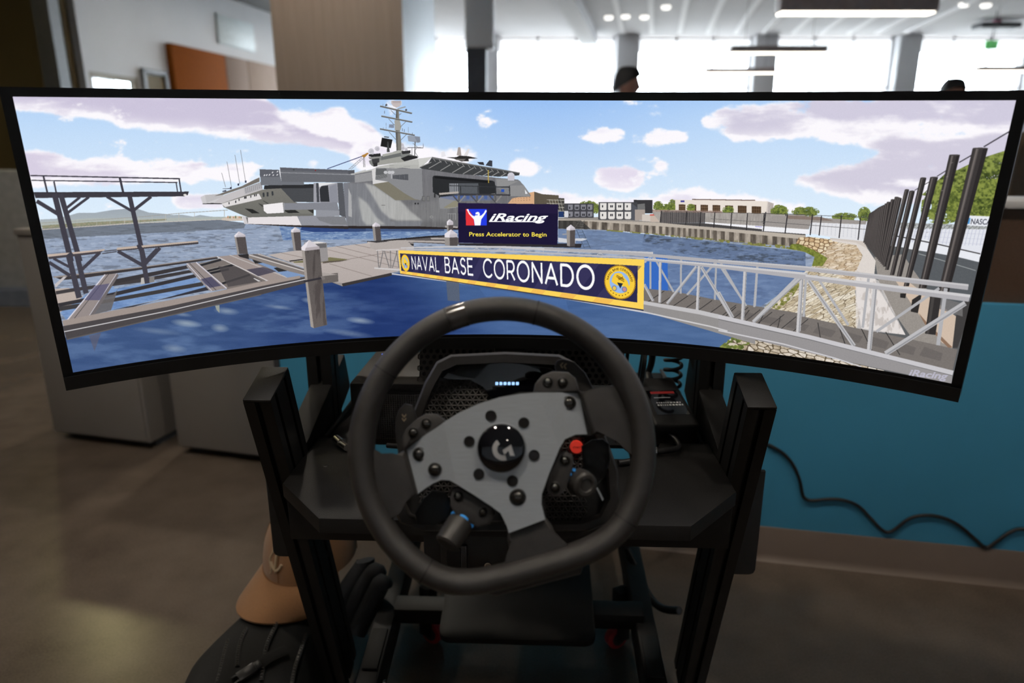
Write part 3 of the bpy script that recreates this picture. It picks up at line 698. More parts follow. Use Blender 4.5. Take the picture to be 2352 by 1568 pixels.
    P(Z4(905, 1100, 1100, 1085, 1100, 1200, 1010, 1215, 915, 1215), (138, 139, 142)); P(Z4(950, 1205, 1100, 1110, 1100, 1190, 1010, 1215), (140, 136, 118), 1, 8)
    P(Z4(918, 1098, 1100, 1070, 1450, 1075, 1455, 1130, 1100, 1140, 920, 1105), (92, 110, 160), .45, 30)
    for k in range(7): P(Z4(1060 + k * 60, 1085, 1090 + k * 60, 1085, 1090 + k * 60, 1120, 1060 + k * 60, 1120), (60, 90, 160), .6)
    for y in (1265, 1205): C.path(Z4(990, y, 1075, y, 1075, y + 60), .9, (160, 160, 160))
    for k in range(4): L(*Z4(1000 + k * 24, 1268, 1000 + k * 24, 1330), .8, (150, 150, 150))
    P(Z4(0, 1388, 700, 1392, 960, 1402, 1100, 1395, 1100, 1425, 960, 1420, 500, 1418, 0, 1412), (44, 38, 38)); P(Z4(0, 1412, 500, 1418, 960, 1420, 960, 1440, 300, 1442, 0, 1445), (54, 74, 116), .8)
    P(Z4(860, 1045, 872, 1045, 872, 1105, 858, 1102), (40, 40, 42)); P(Z4(905, 1040, 916, 1040, 916, 1105, 905, 1105), (50, 50, 52))
    # boarding platform above the panel
    P(Z4(905, 1058, 1102, 1042, 1102, 1062, 912, 1078), (178, 170, 164)); P(Z4(1100, 1062, 1622, 1072, 1620, 1086, 1100, 1080), (58, 58, 62)); L(*Z4(1010, 984, 1612, 1002), 1.6, (52, 54, 58)); L(*Z4(1400, 996, 1612, 996), 1.2, (52, 54, 58))
    for x in (1122, 1296, 1474, 1612): L(*Z4(x, 985, x + 2, 1070), 2.2, (52, 54, 58))
    for x in (1105, 1286, 1470):
        L(*Z4(x, 1075, x + 4, 1165), 4, (92, 92, 94)); L(*Z4(x - 62, 1082, x, 1150), 3, (80, 80, 84)); L(*Z4(x + 62, 1084, x + 6, 1150), 3, (136, 134, 132))
    # ---- island and mast
    P(Z4(205, 735, 330, 690, 470, 640, 540, 632, 700, 705, 560, 745, 240, 790, 215, 765), (128, 130, 128), 1, 14)
    P(Z4(300, 735, 520, 690, 560, 745, 290, 782), (158, 158, 152), 1, 8); P(Z4(325, 690, 520, 640, 530, 690, 330, 730), (108, 110, 110)); P(Z4(340, 672, 540, 630, 545, 650, 345, 696), (170, 170, 164))
    P(Z4(525, 712, 600, 682, 690, 690, 690, 710, 560, 740), (38, 38, 40)); P(Z4(205, 672, 320, 662, 325, 690, 240, 700, 205, 690), (40, 40, 42)); P(Z4(230, 712, 310, 705, 310, 750, 245, 770), (60, 60, 62)); P(Z4(250, 760, 290, 755, 290, 790, 250, 795), (44, 44, 46))
    P(Z4(200, 700, 330, 690, 330, 706, 215, 722), (140, 140, 138)); P(Z4(530, 640, 620, 632, 620, 660, 540, 670), (50, 50, 52))
    for x, y, r in ((228, 640, 6.4), (288, 614, 5.6), (532, 580, 5.4), (540, 606, 5.2), (576, 618, 3.6), (240, 660, 3)):
        C.disc(Z4(x, y)[0], r, r, (204, 202, 210)); C.disc(Z4(x + 6, y + 7)[0], r * .7, r * .7, (178, 176, 186), .6)
    P(Z4(336, 505, 442, 525, 422, 610, 322, 590), (30, 30, 32)); L(*Z4(358, 496, 406, 502), 2, (60, 60, 62)); P(Z4(390, 545, 400, 545, 415, 650, 385, 650), (70, 72, 74))
    P(Z4(478, 225, 505, 225, 512, 400, 530, 560, 530, 632, 482, 636, 480, 560, 470, 400), (126, 124, 118), 1, 10); P(Z4(478, 225, 490, 225, 494, 632, 482, 636, 470, 400), (92, 90, 88))
    P(Z4(462, 330, 512, 320, 530, 400, 520, 432, 465, 430), (164, 162, 156)); 
    for (a, b, c, d, w) in ((318, 190, 636, 262, 3.4), (330, 290, 640, 350, 3), (316, 418, 664, 482, 2.8)):
        L(*Z4(a, b, c, d), w, (96, 95, 94)); L(*Z4(a, b - 6, c, d - 6), 1.2, (150, 150, 148))
    L(*Z4(492, 218, 572, 196), 2.4, (150, 150, 148))
    for a, b, c, d in ((425, 230, 468, 275), (530, 262, 505, 280), (402, 315, 462, 380), (575, 345, 520, 400), (405, 445, 480, 530), (585, 470, 525, 530), (370, 180, 376, 200)): L(*Z4(a, b, c, d), 1, (110, 110, 112))
    for x, y in ((345, 180), (380, 172), (578, 225), (362, 250), (350, 415), (378, 372), (378, 405), (600, 412), (600, 440), (540, 425), (560, 435), (640, 470)): L(*Z4(x, y - 14, x, y + 14), .8, (90, 92, 100))
    for x, y in ((380, 178), (578, 228)): C.disc(Z4(x, y)[0], 2.2, 2, (70, 70, 76))
    P(Z4(430, 135, 530, 135, 530, 165, 512, 195, 480, 205, 448, 190, 430, 165), (196, 186, 186)); L(*Z4(530, 135, 532, 185), 1, (220, 220, 224)); P(Z4(440, 135, 524, 135, 520, 160, 445, 160), (180, 168, 170))
    P(Z4(408, 372, 455, 372, 458, 408, 405, 405), (132, 142, 162)); P(Z4(592, 488, 610, 484, 716, 495, 720, 548, 700, 556, 600, 540), (150, 158, 172)); P(Z4(660, 490, 716, 496, 718, 548, 690, 554), (130, 138, 152))
    L(*Z4(668, 545, 664, 690), 2.2, (106, 106, 108)); L(*Z4(590, 604, 750, 606), 1.6, (90, 90, 94)); C.path(Z4(645, 560, 690, 600, 660, 640, 700, 700), 1, (120, 120, 122)); L(*Z4(748, 560, 750, 604), .8, (110, 110, 120)); L(*Z4(636, 606, 636, 690), 1.2, (110, 110, 112))
    # jets on deck
    P(Z4(1084, 680, 1098, 602, 1120, 602, 1132, 690), (168, 158, 154)); P(Z4(1150, 690, 1195, 615, 1216, 618, 1190, 690), (226, 222, 224)); P(Z4(985, 702, 1080, 700, 1110, 685, 1200, 690, 1296, 712, 1200, 716, 1205, 740, 1130, 742, 1060, 715), (44, 42, 42))
    P(Z4(1060, 716, 1180, 716, 1150, 738, 1080, 728), (110, 106, 104)); P(Z4(930, 650, 960, 640, 975, 690, 930, 700), (232, 230, 236)); P(Z4(1372, 782, 1410, 732, 1440, 734, 1440, 795), (58, 62, 72)); P(Z4(1290, 750, 1350, 750, 1360, 780, 1310, 772), (50, 50, 56))

def paint_dock(C):
    P, L = C.poly, C.line
    DK = (66, 62, 64)
    # concrete float
    P(Z5(740, 470, 1000, 430, 1760, 350, 1900, 330, 2240, 330, 2240, 600, 2015, 655, 1500, 790, 1380, 745, 1290, 660, 950, 540), (188, 178, 174), 1, 16, (176, 166, 162))
    for q in ((870, 448, 1110, 500), (1370, 560, 1810, 690), (1290, 400, 2090, 600), (1440, 380, 2150, 560), (1640, 365, 2150, 480), (960, 535, 1300, 500), (1300, 560, 2010, 440)): L(*Z5(*q), .9, (130, 118, 112))
    P(Z5(1500, 765, 2010, 655, 2018, 682, 1510, 795, 1380, 748), (58, 54, 54), 1, 10); P(Z5(1380, 745, 1500, 760, 1510, 795), (150, 144, 142))
    P(Z5(1000, 540, 1380, 495, 1560, 515, 1400, 548, 1010, 552), (120, 116, 84), 1, 12); P(Z5(1300, 540, 1580, 520, 1480, 540, 1310, 555), (92, 84, 76)); P(Z5(960, 530, 1100, 512, 1100, 522, 965, 540), (36, 34, 34))
    # pale container on the float
    P(Z5(1110, 345, 1250, 332, 1345, 345, 1362, 530, 1280, 545, 1120, 530), (150, 146, 146), 1, 12); P(Z5(1110, 345, 1250, 332, 1345, 345, 1220, 356), (222, 218, 216)); P(Z5(1230, 360, 1340, 352, 1342, 395, 1235, 402), (104, 102, 104))
    # docks behind the panel
    P(Z5(1760, 330, 1930, 322, 2240, 290, 2240, 312, 1960, 330, 2240, 355, 2240, 378, 1760, 345), (56, 54, 56)); P(Z5(1765, 335, 2240, 385, 2240, 398, 1762, 350), (196, 186, 182)); P(Z5(1920, 326, 2240, 320, 2240, 350), (150, 144, 142))
    P(Z6(100, 402, 620, 372, 740, 385, 740, 440, 300, 420), (96, 92, 92), 1, 14); P(Z6(180, 400, 620, 410, 620, 425, 150, 412), (180, 172, 168)); P(Z6(100, 402, 480, 368, 620, 362, 620, 372, 120, 410), (40, 38, 40)); P(Z6(500, 382, 700, 384, 700, 398, 510, 396), (176, 168, 164))
    P(Z6(740, 428, 1760, 432, 1750, 465, 740, 445), (46, 44, 48)); P(Z6(0, 428, 300, 400, 360, 460, 60, 480, 0, 470), (176, 168, 164), 1, 10)
    P(Z6(620, 282, 730, 288, 730, 302, 625, 298), (170, 164, 162))
    # fingers of the float on the left
    P(Z2(480, 530, 600, 520, 1280, 440, 1960, 345, 1960, 368, 1300, 462, 760, 540, 560, 560), (60, 56, 58)); P(Z2(480, 528, 1280, 440, 1960, 345, 1965, 352, 1280, 448, 490, 540), (150, 140, 134))
    P(Z2(490, 640, 620, 630, 740, 700, 740, 760, 540, 850, 520, 800), (186, 172, 164), 1, 12); P(Z2(490, 600, 570, 530, 600, 530, 500, 630), (196, 190, 192))
    paint_region(C, Z2(540, 850, 600, 920, 1000, 830, 1480, 720, 1900, 620, 1760, 540, 1300, 590, 1030, 640, 1000, 540), water((88, 116, 164), (120, 150, 196), (150, 176, 212), 40, 8, 91, .5, .4))
    P(Z2(500, 660, 660, 632, 1280, 545, 1700, 470, 1740, 490, 1300, 575, 680, 660, 505, 690), DK); P(Z2(520, 770, 980, 680, 1760, 505, 1765, 535, 1000, 710, 530, 800), (54, 52, 56)); P(Z2(525, 800, 950, 735, 1830, 575, 1830, 610, 940, 770, 535, 840), (62, 60, 62)); P(Z2(1000, 560, 1690, 425, 1695, 455, 1010, 600), (58, 55, 58))
    P(Z2(1000, 830, 1200, 800, 1860, 620, 1880, 650, 1480, 730), (52, 52, 60)); P(Z2(940, 700, 1020, 690, 1090, 610, 1060, 640, 1000, 830, 850, 870), (104, 100, 100), .9)
    P(Z2(1270, 540, 1300, 535, 1310, 590, 1265, 600), (186, 182, 178)); P(Z2(1345, 528, 1390, 530, 1390, 575, 1345, 585), (130, 126, 124)); L(*Z2(1400, 530, 1730, 480), 3, (56, 54, 56))
    # joists at right of the frame
    P(Z2(1780, 410, 2100, 365, 2480, 440, 2352, 620, 2040, 640, 1880, 500), (122, 114, 110), 1, 10)
    for q in ((1790, 430, 1990, 375), (1860, 480, 2110, 420), (2000, 590, 2250, 510), (1880, 500, 2060, 460)): L(*Z2(*q), 5.5, (44, 44, 48)); L(Z2(q[0], q[1] - 12)[0], Z2(q[2], q[3] - 12)[0], 1.4, (150, 144, 138))
    P(Z5(230, 590, 430, 590, 680, 740, 330, 800), (74, 70, 72), .8); P(Z5(600, 708, 670, 740, 640, 745, 590, 712), (206, 204, 204))
    # cross planks with pale edges
    def plank(a, b, c, d, top=(148, 138, 136)):
        P(Z2(*a, *b, *c, *d), top, 1, 10)
        L(Z2(*a)[0], Z2(*d)[0], 2.8, (216, 212, 222)); L(Z2(*b)[0], Z2(*c)[0], 2.8, (206, 202, 212))
        m1 = ((a[0] * .7 + b[0] * .3), (a[1] * .7 + b[1] * .3)); m2 = ((d[0] * .7 + c[0] * .3), (d[1] * .7 + c[1] * .3)); L(Z2(*m1)[0], Z2(*m2)[0], 1.1, (60, 56, 58))
    plank((945, 510), (1055, 500), (800, 890), (605, 920)); P(Z2(1055, 500, 1068, 520, 850, 870, 800, 890), (112, 106, 108)); P(Z2(855, 610, 985, 590, 900, 740, 760, 740), (72, 72, 112), .6)
    plank((1680, 410), (1765, 400), (2040, 635), (1905, 660)); P(Z2(1795, 555, 1900, 530, 1990, 610, 1890, 630), (56, 56, 88), .7); P(Z2(1680, 412, 1905, 660, 1890, 660, 1680, 440), (150, 144, 146))
    # wide plank walk and far planks (Z5)
    P(Z5(215, 488, 430, 468, 1005, 735, 800, 770, 780, 760), (156, 144, 140), 1, 10); L(*Z5(215, 488, 785, 760), 2.4, (206, 200, 200)); L(*Z5(345, 472, 1005, 730), 2.0, (190, 184, 182)); P(Z5(520, 622, 690, 595, 830, 640, 640, 690), (58, 56, 74), .75)
    P(Z5(800, 765, 1010, 730, 1010, 748, 800, 788), (34, 32, 34)); P(Z5(780, 760, 800, 770, 798, 795, 780, 790), (184, 178, 174))
    P(Z5(540, 500, 700, 530, 1120, 690, 1000, 740, 830, 640, 640, 560), (124, 150, 190)); P(Z5(580, 520, 690, 505, 695, 550, 610, 560), (44, 44, 46)); P(Z5(800, 605, 930, 585, 935, 635, 850, 645), (46, 46, 48))
    P(Z5(540, 465, 660, 458, 1130, 620, 1130, 680, 960, 640, 545, 505), (136, 128, 124), 1, 10); L(*Z5(545, 470, 1125, 640), 2.2, (208, 202, 200)); L(*Z5(640, 462, 1130, 605), 1.8, (196, 190, 188)); L(*Z5(590, 464, 1130, 630), 2.4, (94, 90, 92))
    P(Z5(430, 470, 540, 460, 545, 515, 450, 490), (48, 46, 48))
    P(Z5(1060, 700, 1460, 655, 1465, 745, 1320, 765, 1130, 745), (104, 98, 96), 1, 8); P(Z5(1280, 650, 1460, 672, 1300, 690, 1285, 660), (168, 160, 156))
    # front edge beam
    P(Z2(560, 925, 1040, 830, 1960, 660, 2352, 575, 2700, 520, 2700, 545, 2352, 615, 1500, 800, 570, 975), (158, 146, 140), 1, 12)
    P(Z2(565, 975, 1500, 800, 2352, 615, 2700, 545, 2820, 520, 2825, 570, 2352, 690, 1500, 890, 600, 1100), (74, 70, 72), 1, 10); C.path(Z2(575, 1025, 1500, 840, 2352, 640, 2830, 535), 2.2, (206, 204, 206)); C.path(Z2(600, 1095, 1500, 885, 2352, 690), 2.5, (96, 92, 92))
    P(Z2(1935, 790, 1975, 785, 1975, 855, 1950, 830), (150, 156, 150)); P(Z2(800, 1060, 910, 1035, 850, 1200), (92, 92, 110), .7)
    # tall tower on the left
    D2 = (58, 56, 66)
    L(*Z1(272, 795, 1620, 824), 2.8, D2); L(*Z1(282, 838, 1595, 858), 2.4, D2)
    for a, b, c, d, w in ((390, 800, 425, 945, 4), (485, 848, 505, 945, 3.4), (1078, 815, 1108, 945, 5), (1585, 858, 1598, 942, 2.4), (1612, 824, 1630, 942, 3)): L(*Z1(a, b, c, d), w, D2)
    P(Z1(300, 945, 1700, 940, 1690, 970, 1660, 982, 320, 998), (60, 58, 66)); L(*Z1(300, 948, 1700, 942), 1.2, (34, 34, 44)); C.disc(Z1(1665, 970)[0], 4, 2.4, (230, 226, 222))
    for a, b, c, d, w in ((490, 960, 640, 1568, 13), (545, 960, 720, 1568, 12), (1165, 975, 1300, 1568, 10.5), (330, 1025, 520, 1140, 9), (720, 990, 570, 1110, 6), (800, 988, 610, 1130, 6), (960, 985, 1180, 1110, 6), (1360, 985, 1200, 1110, 7)):
        L(*Z1(a, b, c, d), w, (64, 62, 72))
    for a, b, c, d, w in ((615, 330, 712, 720, 13), (690, 330, 775, 680, 12), (1265, 240, 1325, 590, 11), (440, 400, 630, 520, 8), (480, 365, 620, 440, 6), (900, 310, 720, 480, 7.5), (1060, 300, 1290, 430, 8), (1440, 270, 1300, 420, 8), (1410, 275, 1310, 380, 4)):
        L(*Z2(a, b, c, d), w, (66, 64, 74))
    P(Z2(425, 330, 620, 318, 945, 280, 900, 318, 440, 372), (70, 66, 72)); P(Z2(425, 328, 630, 312, 945, 280, 935, 296, 430, 352), (196, 178, 166), 1, 8); P(Z2(1045, 285, 1785, 215, 1785, 235, 1060, 298), (66, 62, 66)); P(Z2(1055, 268, 1780, 205, 1785, 218, 1045, 290), (190, 174, 162), 1, 8); L(*Z2(940, 300, 1050, 288), 2, (80, 78, 84)); L(*Z2(920, 322, 1050, 304), 2, (70, 68, 74))
    for a, b, c, d, w in ((620, 318, 640, 345, 13), (1245, 240, 1275, 300, 10)): L(*Z2(a, b, c, d), w, (64, 62, 72))
    # pilings
    def piling(z, pk, cap_l, cap_r, cap_b, bl, br, mid, cb=4):
        (px, py) = pk
        P(z(cap_l[0], cap_b, mid, cap_b, bl[0] + (br[0] - bl[0]) * (mid - cap_l[0]) / (cap_r[0] - cap_l[0]), br[1], bl[0], bl[1]), (150, 144, 140), 1, 16)
        P(z(mid, cap_b, cap_r[0], cap_b, br[0], br[1], bl[0] + (br[0] - bl[0]) * (mid - cap_l[0]) / (cap_r[0] - cap_l[0]), br[1]), (82, 76, 76), 1, 26)
        P(z(px, py, cap_r[0], cap_r[1], cap_r[0] + 2, cap_b, mid, cap_b + cb, cap_l[0], cap_b, cap_l[0], cap_l[1]), (206, 200, 208), 1, 8)
        P(z(px, py, mid, cap_b + cb, cap_l[0], cap_b, cap_l[0], cap_l[1]), (228, 222, 228), 1, 6)
        P(z(mid, cap_r[1] + 6, cap_r[0], cap_r[1], cap_r[0] + 2, cap_b, mid, cap_b + cb), (190, 184, 190), 1, 8)
    piling(Z5, (440, 228), (395, 268), (508, 265), 285, (428, 470), (535, 462), 414)
    piling(Z5, (1020, 183), (976, 218), (1072, 215), 236, (1005, 425), (1088, 425), 1002)
    piling(Z5, (1848, 134), (1814, 162), (1895, 162), 178, (1830, 322), (1908, 325), 1840)
    piling(Z6, (660, 228), (637, 248), (690, 248), 275, (640, 330), (690, 330), 650)
    piling(Z6, (672, 312), (618, 350), (725, 350), 378, (622, 445), (726, 448), 660, 3)
    piling(Z6, (1668, 272), (1632, 300), (1704, 302), 318, (1636, 448), (1702, 455), 1660)
    P(Z5(1085, 395, 1100, 425, 1130, 430, 1215, 1225, 1180, 1210, 1120, 700), (160, 152, 146), 1, 18)
    P(Z5(1118, 425, 1272, 400, 1300, 700, 1350, 1190, 1212, 1225, 1150, 750), (92, 86, 84), 1, 34, (108, 100, 98))
    paint_region(C, Z5(1130, 425, 1272, 405, 1300, 700, 1345, 1190, 1215, 1220), lambda h, w, X, Y: (mix((92, 86, 84), (58, 52, 52), sstep(.5, .7, fbm(h, w, 12, 90, 4, 97))), .5))
    P(Z5(1165, 315, 1265, 385, 1272, 410, 1120, 428, 1085, 420, 1082, 392), (208, 202, 208), 1, 8); P(Z5(1165, 315, 1120, 428, 1085, 420, 1082, 392), (230, 224, 230)); P(Z5(1128, 398, 1268, 380, 1272, 412, 1120, 430), (176, 168, 172), 1, 14)
    L(*Z5(1110, 745, 1310, 705), 4.5, (52, 50, 56)); P(Z5(1280, 690, 1320, 690, 1330, 720, 1300, 730), (120, 114, 112))

def paint_right(C):
    P, L = C.poly, C.line
    # trees and stand beyond the fence
    paint_region(C, Z8(1640, 780, 1760, 740, 1960, 640, 2180, 570, 2352, 640, 2352, 1180, 1850, 1180, 1600, 1240, 1420, 1180, 1440, 960), leaves(((52, 64, 28), (140, 152, 76)), 20, 201, .12))
    paint_region(C, Z8(1640, 900, 2180, 800, 2100, 1160, 1640, 1200), leaves(((56, 70, 30), (136, 148, 70)), 16, 205, .14))
    P(Z8(870, 1200, 1840, 1240, 2060, 1250, 2030, 1500, 1960, 1520, 1200, 1430, 900, 1390), (226, 228, 236), 1, 8)
    P(Z8(440, 1210, 900, 1232, 930, 1390, 650, 1350, 420, 1310), (226, 226, 230), 1, 8); P(Z8(100, 1150, 450, 1165, 940, 1200, 930, 1232, 440, 1212, 420, 1275, 0, 1240), (156, 150, 146), 1, 26); P(Z8(0, 1245, 420, 1278, 420, 1320, 0, 1290), (238, 238, 242))
    P(Z8(230, 1150, 520, 1160, 640, 1200, 230, 1180), (128, 110, 100), .8, 20)
    for k in range(14): L(*Z8(450 + k * 36, 1212 + k * 2, 440 + k * 36, 1310 + k * 4), .8, (190, 192, 200))
    for k in range(26): x = 1180 + k * 34; L(*Z8(x, 1255, x - 40, 1420), 1, (178, 182, 204))
    for k in range(3): L(*Z8(1250, 1290 + k * 40, 2040, 1320 + k * 46), .8, (196, 198, 214))
    paint_region(C, Z8(1240, 1215, 2050, 1240, 2040, 1275, 1240, 1265), lambda h, w, X, Y: (mix((120, 124, 120), (214, 216, 220), fbm(h, w, 5, 5, 3, 221)), 1))
    for k in range(20): x = 1260 + k * 40; L(*Z8(x, 1275, x + 46, 1232), .9, (96, 100, 104))
    P(Z8(1848, 1150, 2060, 1160, 2050, 1250, 1830, 1240), (232, 234, 240)); P(Z8(1852, 1172, 1872, 1172, 1862, 1228, 1842, 1226), (80, 150, 210)); P(Z8(1840, 1180, 1850, 1180, 1842, 1226, 1834, 1224), (200, 60, 70))
    C.text('NASCAR', *Z8(1872, 1228)[0], 12.5, (56, 58, 72), w=54, shear=.22, bold=.01, drop=(.03, 0))
    # track, walls
    P(Z8(1180, 1460, 1960, 1560, 1960, 1900, 1200, 1900), (86, 90, 92), 1, 16)
    P(Z9(1330, 180, 1640, 150, 2010, 235, 1960, 560, 1830, 900, 1700, 700, 1400, 500, 1200, 320), (88, 92, 96), 1, 14); C.path(Z9(1540, 175, 1700, 220, 1980, 305), 1.6, (160, 164, 164)); P(Z9(1420, 110, 1580, 60, 2015, 180, 2005, 240, 1840, 200, 1640, 165, 1470, 140), (232, 234, 240), 1, 6)
    P(Z9(1200, 200, 1420, 180, 1500, 300, 1640, 500, 1830, 700, 1800, 910, 1500, 840, 1330, 600, 1230, 380), (150, 144, 138), 1, 36)
    P(Z9(1360, 380, 1420, 360, 1860, 680, 1800, 900, 1720, 860, 1540, 640), (206, 186, 168), 1, 10); P(Z9(1540, 630, 1600, 700, 1800, 895, 1770, 900, 1590, 720), (140, 112, 92)); P(Z9(1830, 640, 1900, 520, 1960, 560, 1840, 900, 1800, 900), (64, 62, 62))
    P(Z9(1600, 480, 1880, 560, 1880, 660, 1700, 600), (118, 116, 116), .8, 20)
    # rock slope
    paint_region(C, Z9(640, 60, 900, 70, 1060, 110, 1110, 180, 1080, 300, 1050, 470, 1090, 620, 1060, 780, 900, 740, 640, 660, 350, 590, 560, 400, 720, 270, 840, 220, 730, 150, 600, 110),
                 stones(26, 5.2, -.45, 301, ((186, 170, 142), (216, 204, 182), (232, 224, 208)), (126, 112, 92), .08))
    paint_region(C, Z9(620, 50, 700, 45, 860, 65, 920, 90, 860, 150, 780, 180, 690, 140, 590, 110), stones(11, 8, .1, 305, ((196, 164, 126), (222, 198, 160), (226, 212, 184)), (112, 84, 58), .16))
    paint_region(C, Z9(880, 90, 1060, 110, 1110, 180, 1080, 300, 1060, 460, 800, 250, 820, 160), stones(20, 3.2, -.2, 309, ((192, 168, 138), (218, 200, 174), (232, 218, 200)), (150, 128, 102), .10))
    paint_region(C, Z9(560, 100, 620, 100, 740, 150, 840, 210, 800, 270, 720, 270, 740, 200, 640, 150, 540, 140), lambda h, w, X, Y: (mix((84, 94, 40), (150, 158, 72), fbm(h, w, 10, 8, 4, 311)), 1))
    paint_region(C, Z9(350, 590, 560, 410, 640, 400, 560, 520, 470, 600, 420, 620), lambda h, w, X, Y: (mix((84, 94, 40), (176, 166, 100), fbm(h, w, 12, 6, 4, 313)), sstep(.35, .5, fbm(h, w, 14, 10, 3, 315))))
    P(Z9(860, 60, 1060, 85, 1150, 140, 1210, 230, 1200, 330, 1220, 420, 1300, 560, 1440, 800, 1100, 750, 1060, 520, 1060, 310, 1110, 190, 1060, 110, 880, 80), (220, 212, 206), 1, 18); P(Z9(860, 52, 1120, 80, 1150, 140, 1060, 90, 860, 66), (206, 196, 188), 1, 14)
    paint_region(C, Z9(1050, 300, 1230, 380, 1440, 800, 1060, 760), lambda h, w, X, Y: (mix((228, 222, 220), (190, 182, 178), sstep(.5, .75, fbm(h, w, 16, 30, 4, 317))), .7))
    # lower rocks under the gangway
    paint_region(C, [(1640, 812), (1690, 766), (1760, 775), (1900, 820), (2030, 850), (2030, 880), (1800, 850), (1640, 830)], stones(20, 9, .25, 321, ((176, 160, 136), (212, 200, 184), (222, 214, 204)), (92, 80, 62), .12))
    paint_region(C, [(1640, 806), (1690, 766), (1740, 772), (1720, 790), (1690, 812)], lambda h, w, X, Y: (mix((70, 84, 40), (156, 164, 84), fbm(h, w, 12, 9, 4, 323)), sstep(.35, .52, fbm(h, w, 18, 12, 4, 325))))
    # fence: rails, mesh line, posts
    L(*Z8(2225, 395, 1990, 535), 3, (70, 66, 76)); L(*Z8(1890, 605, 1770, 675), 2.6, (66, 62, 70)); L(*Z8(1650, 750, 1570, 800), 2, (66, 62, 70)); L(*Z8(1500, 850, 1370, 925), 1.6, (66, 62, 70))
    C.path(Z8(1180, 1330, 1540, 1400, 1960, 1495), 2.6, (62, 60, 62))
    posts = [(1890, 2030, 545, 1640, 640), (1680, 1776, 605, 1450, 600), (1508, 1578, 808, 1340, 620), (1420, 1474, 812, 1250, 640), (1320, 1370, 930, 1190, 650)]
    def post(xa, xb, yt, xbot, ybot, w2):
        tl, tr = Z8(xa, yt + 6)[0], Z8(xb, yt)[0]
        bl = xbot; br = (xbot[0] + w2, xbot[1])
        P([tl, tr, br, bl], (58, 54, 54), 1, 6)
        m = lambda t: [(tl[0] + (tr[0] - tl[0]) * t, tl[1]), (bl[0] + (br[0] - bl[0]) * t, bl[1])]
        a, b = m(.2), m(.42); P([a[0], b[0], b[1], a[1]], (96, 90, 88), .8); a, b = m(.25), m(.34); P([a[0], b[0], b[1], a[1]], (132, 124, 120), .6); a, b = m(.7), m(1.0); P([a[0], b[0], b[1], a[1]], (38, 35, 36), .8)
        C.disc(((tl[0] + tr[0]) / 2, (tl[1] + tr[1]) / 2), (tr[0] - tl[0]) / 2, 1.6, (74, 70, 70))
    base = lambda x, y: Z9(x, y)[0]
    far = [(960, 1010, 1130, 1120), (985, 1018, 1118, 1128), (1005, 1035, 1105, 1140), (1028, 1055, 1088, 1150), (1050, 1078, 1075, 1160), (1080, 1112, 1060, 1175), (1120, 1156, 1030, 1190), (1190, 1225, 985, 1215), (1222, 1255, 995, 1250)]
    for i in range(17):
        t = i / 16 * 8; k = int(t); f = t - k; k2 = min(k + 1, 8); A_, B_ = far[k], far[k2]
        post(A_[0] + (B_[0] - A_[0]) * f, A_[1] + (B_[1] - A_[1]) * f, A_[2] + (B_[2] - A_[2]) * f, base(1114 + t * 19, 90 + t * 23), None, 6.5)
    # nine slender posts first, then the six thick ones nearest to the viewer
    post(1280, 1320, 918, base(1282, 300), 0, 8.5); post(1322, 1372, 930, base(1320, 340), 0, 9.5); post(1420, 1475, 812, base(1372, 350), 0, 11); post(1508, 1580, 806, base(1425, 425), 0, 12)
    post(1680, 1776, 606, base(1540, 440), 0, 18); post(1890, 2028, 545, base(1690, 470), 0, 25)
    P(Z9(1400, 480, 1445, 480, 1438, 518, 1398, 512), (42, 40, 40)); P(Z9(1490, 530, 1565, 480, 1535, 632, 1480, 620), (46, 44, 44)); P(Z9(1630, 500, 1718, 480, 1670, 800, 1590, 790), (50, 47, 47)); P(Z9(1640, 500, 1665, 500, 1620, 790, 1600, 790), (80, 76, 74), .7)
    for y0 in range(6): L(*Z8(1696 - y0 * 45, 680 + y0 * 125, 1716 - y0 * 45, 676 + y0 * 125), 1.2, (160, 152, 148), .7)
    # slim posts along the quay
    for x, y0, y1 in ((20, 1120, 1290), (215, 1140, 1308), (440, 1140, 1326), (520, 1155, 1330), (700, 1150, 1352), (870, 1170, 1370)): L(*Z8(x + 14, y0, x - 8, y1), 2.4, (44, 42, 46))
    L(*Z8(0, 1130, 950, 1168), 1, (70, 68, 70)); L(*Z8(0, 1205, 930, 1275), 1, (90, 88, 88))

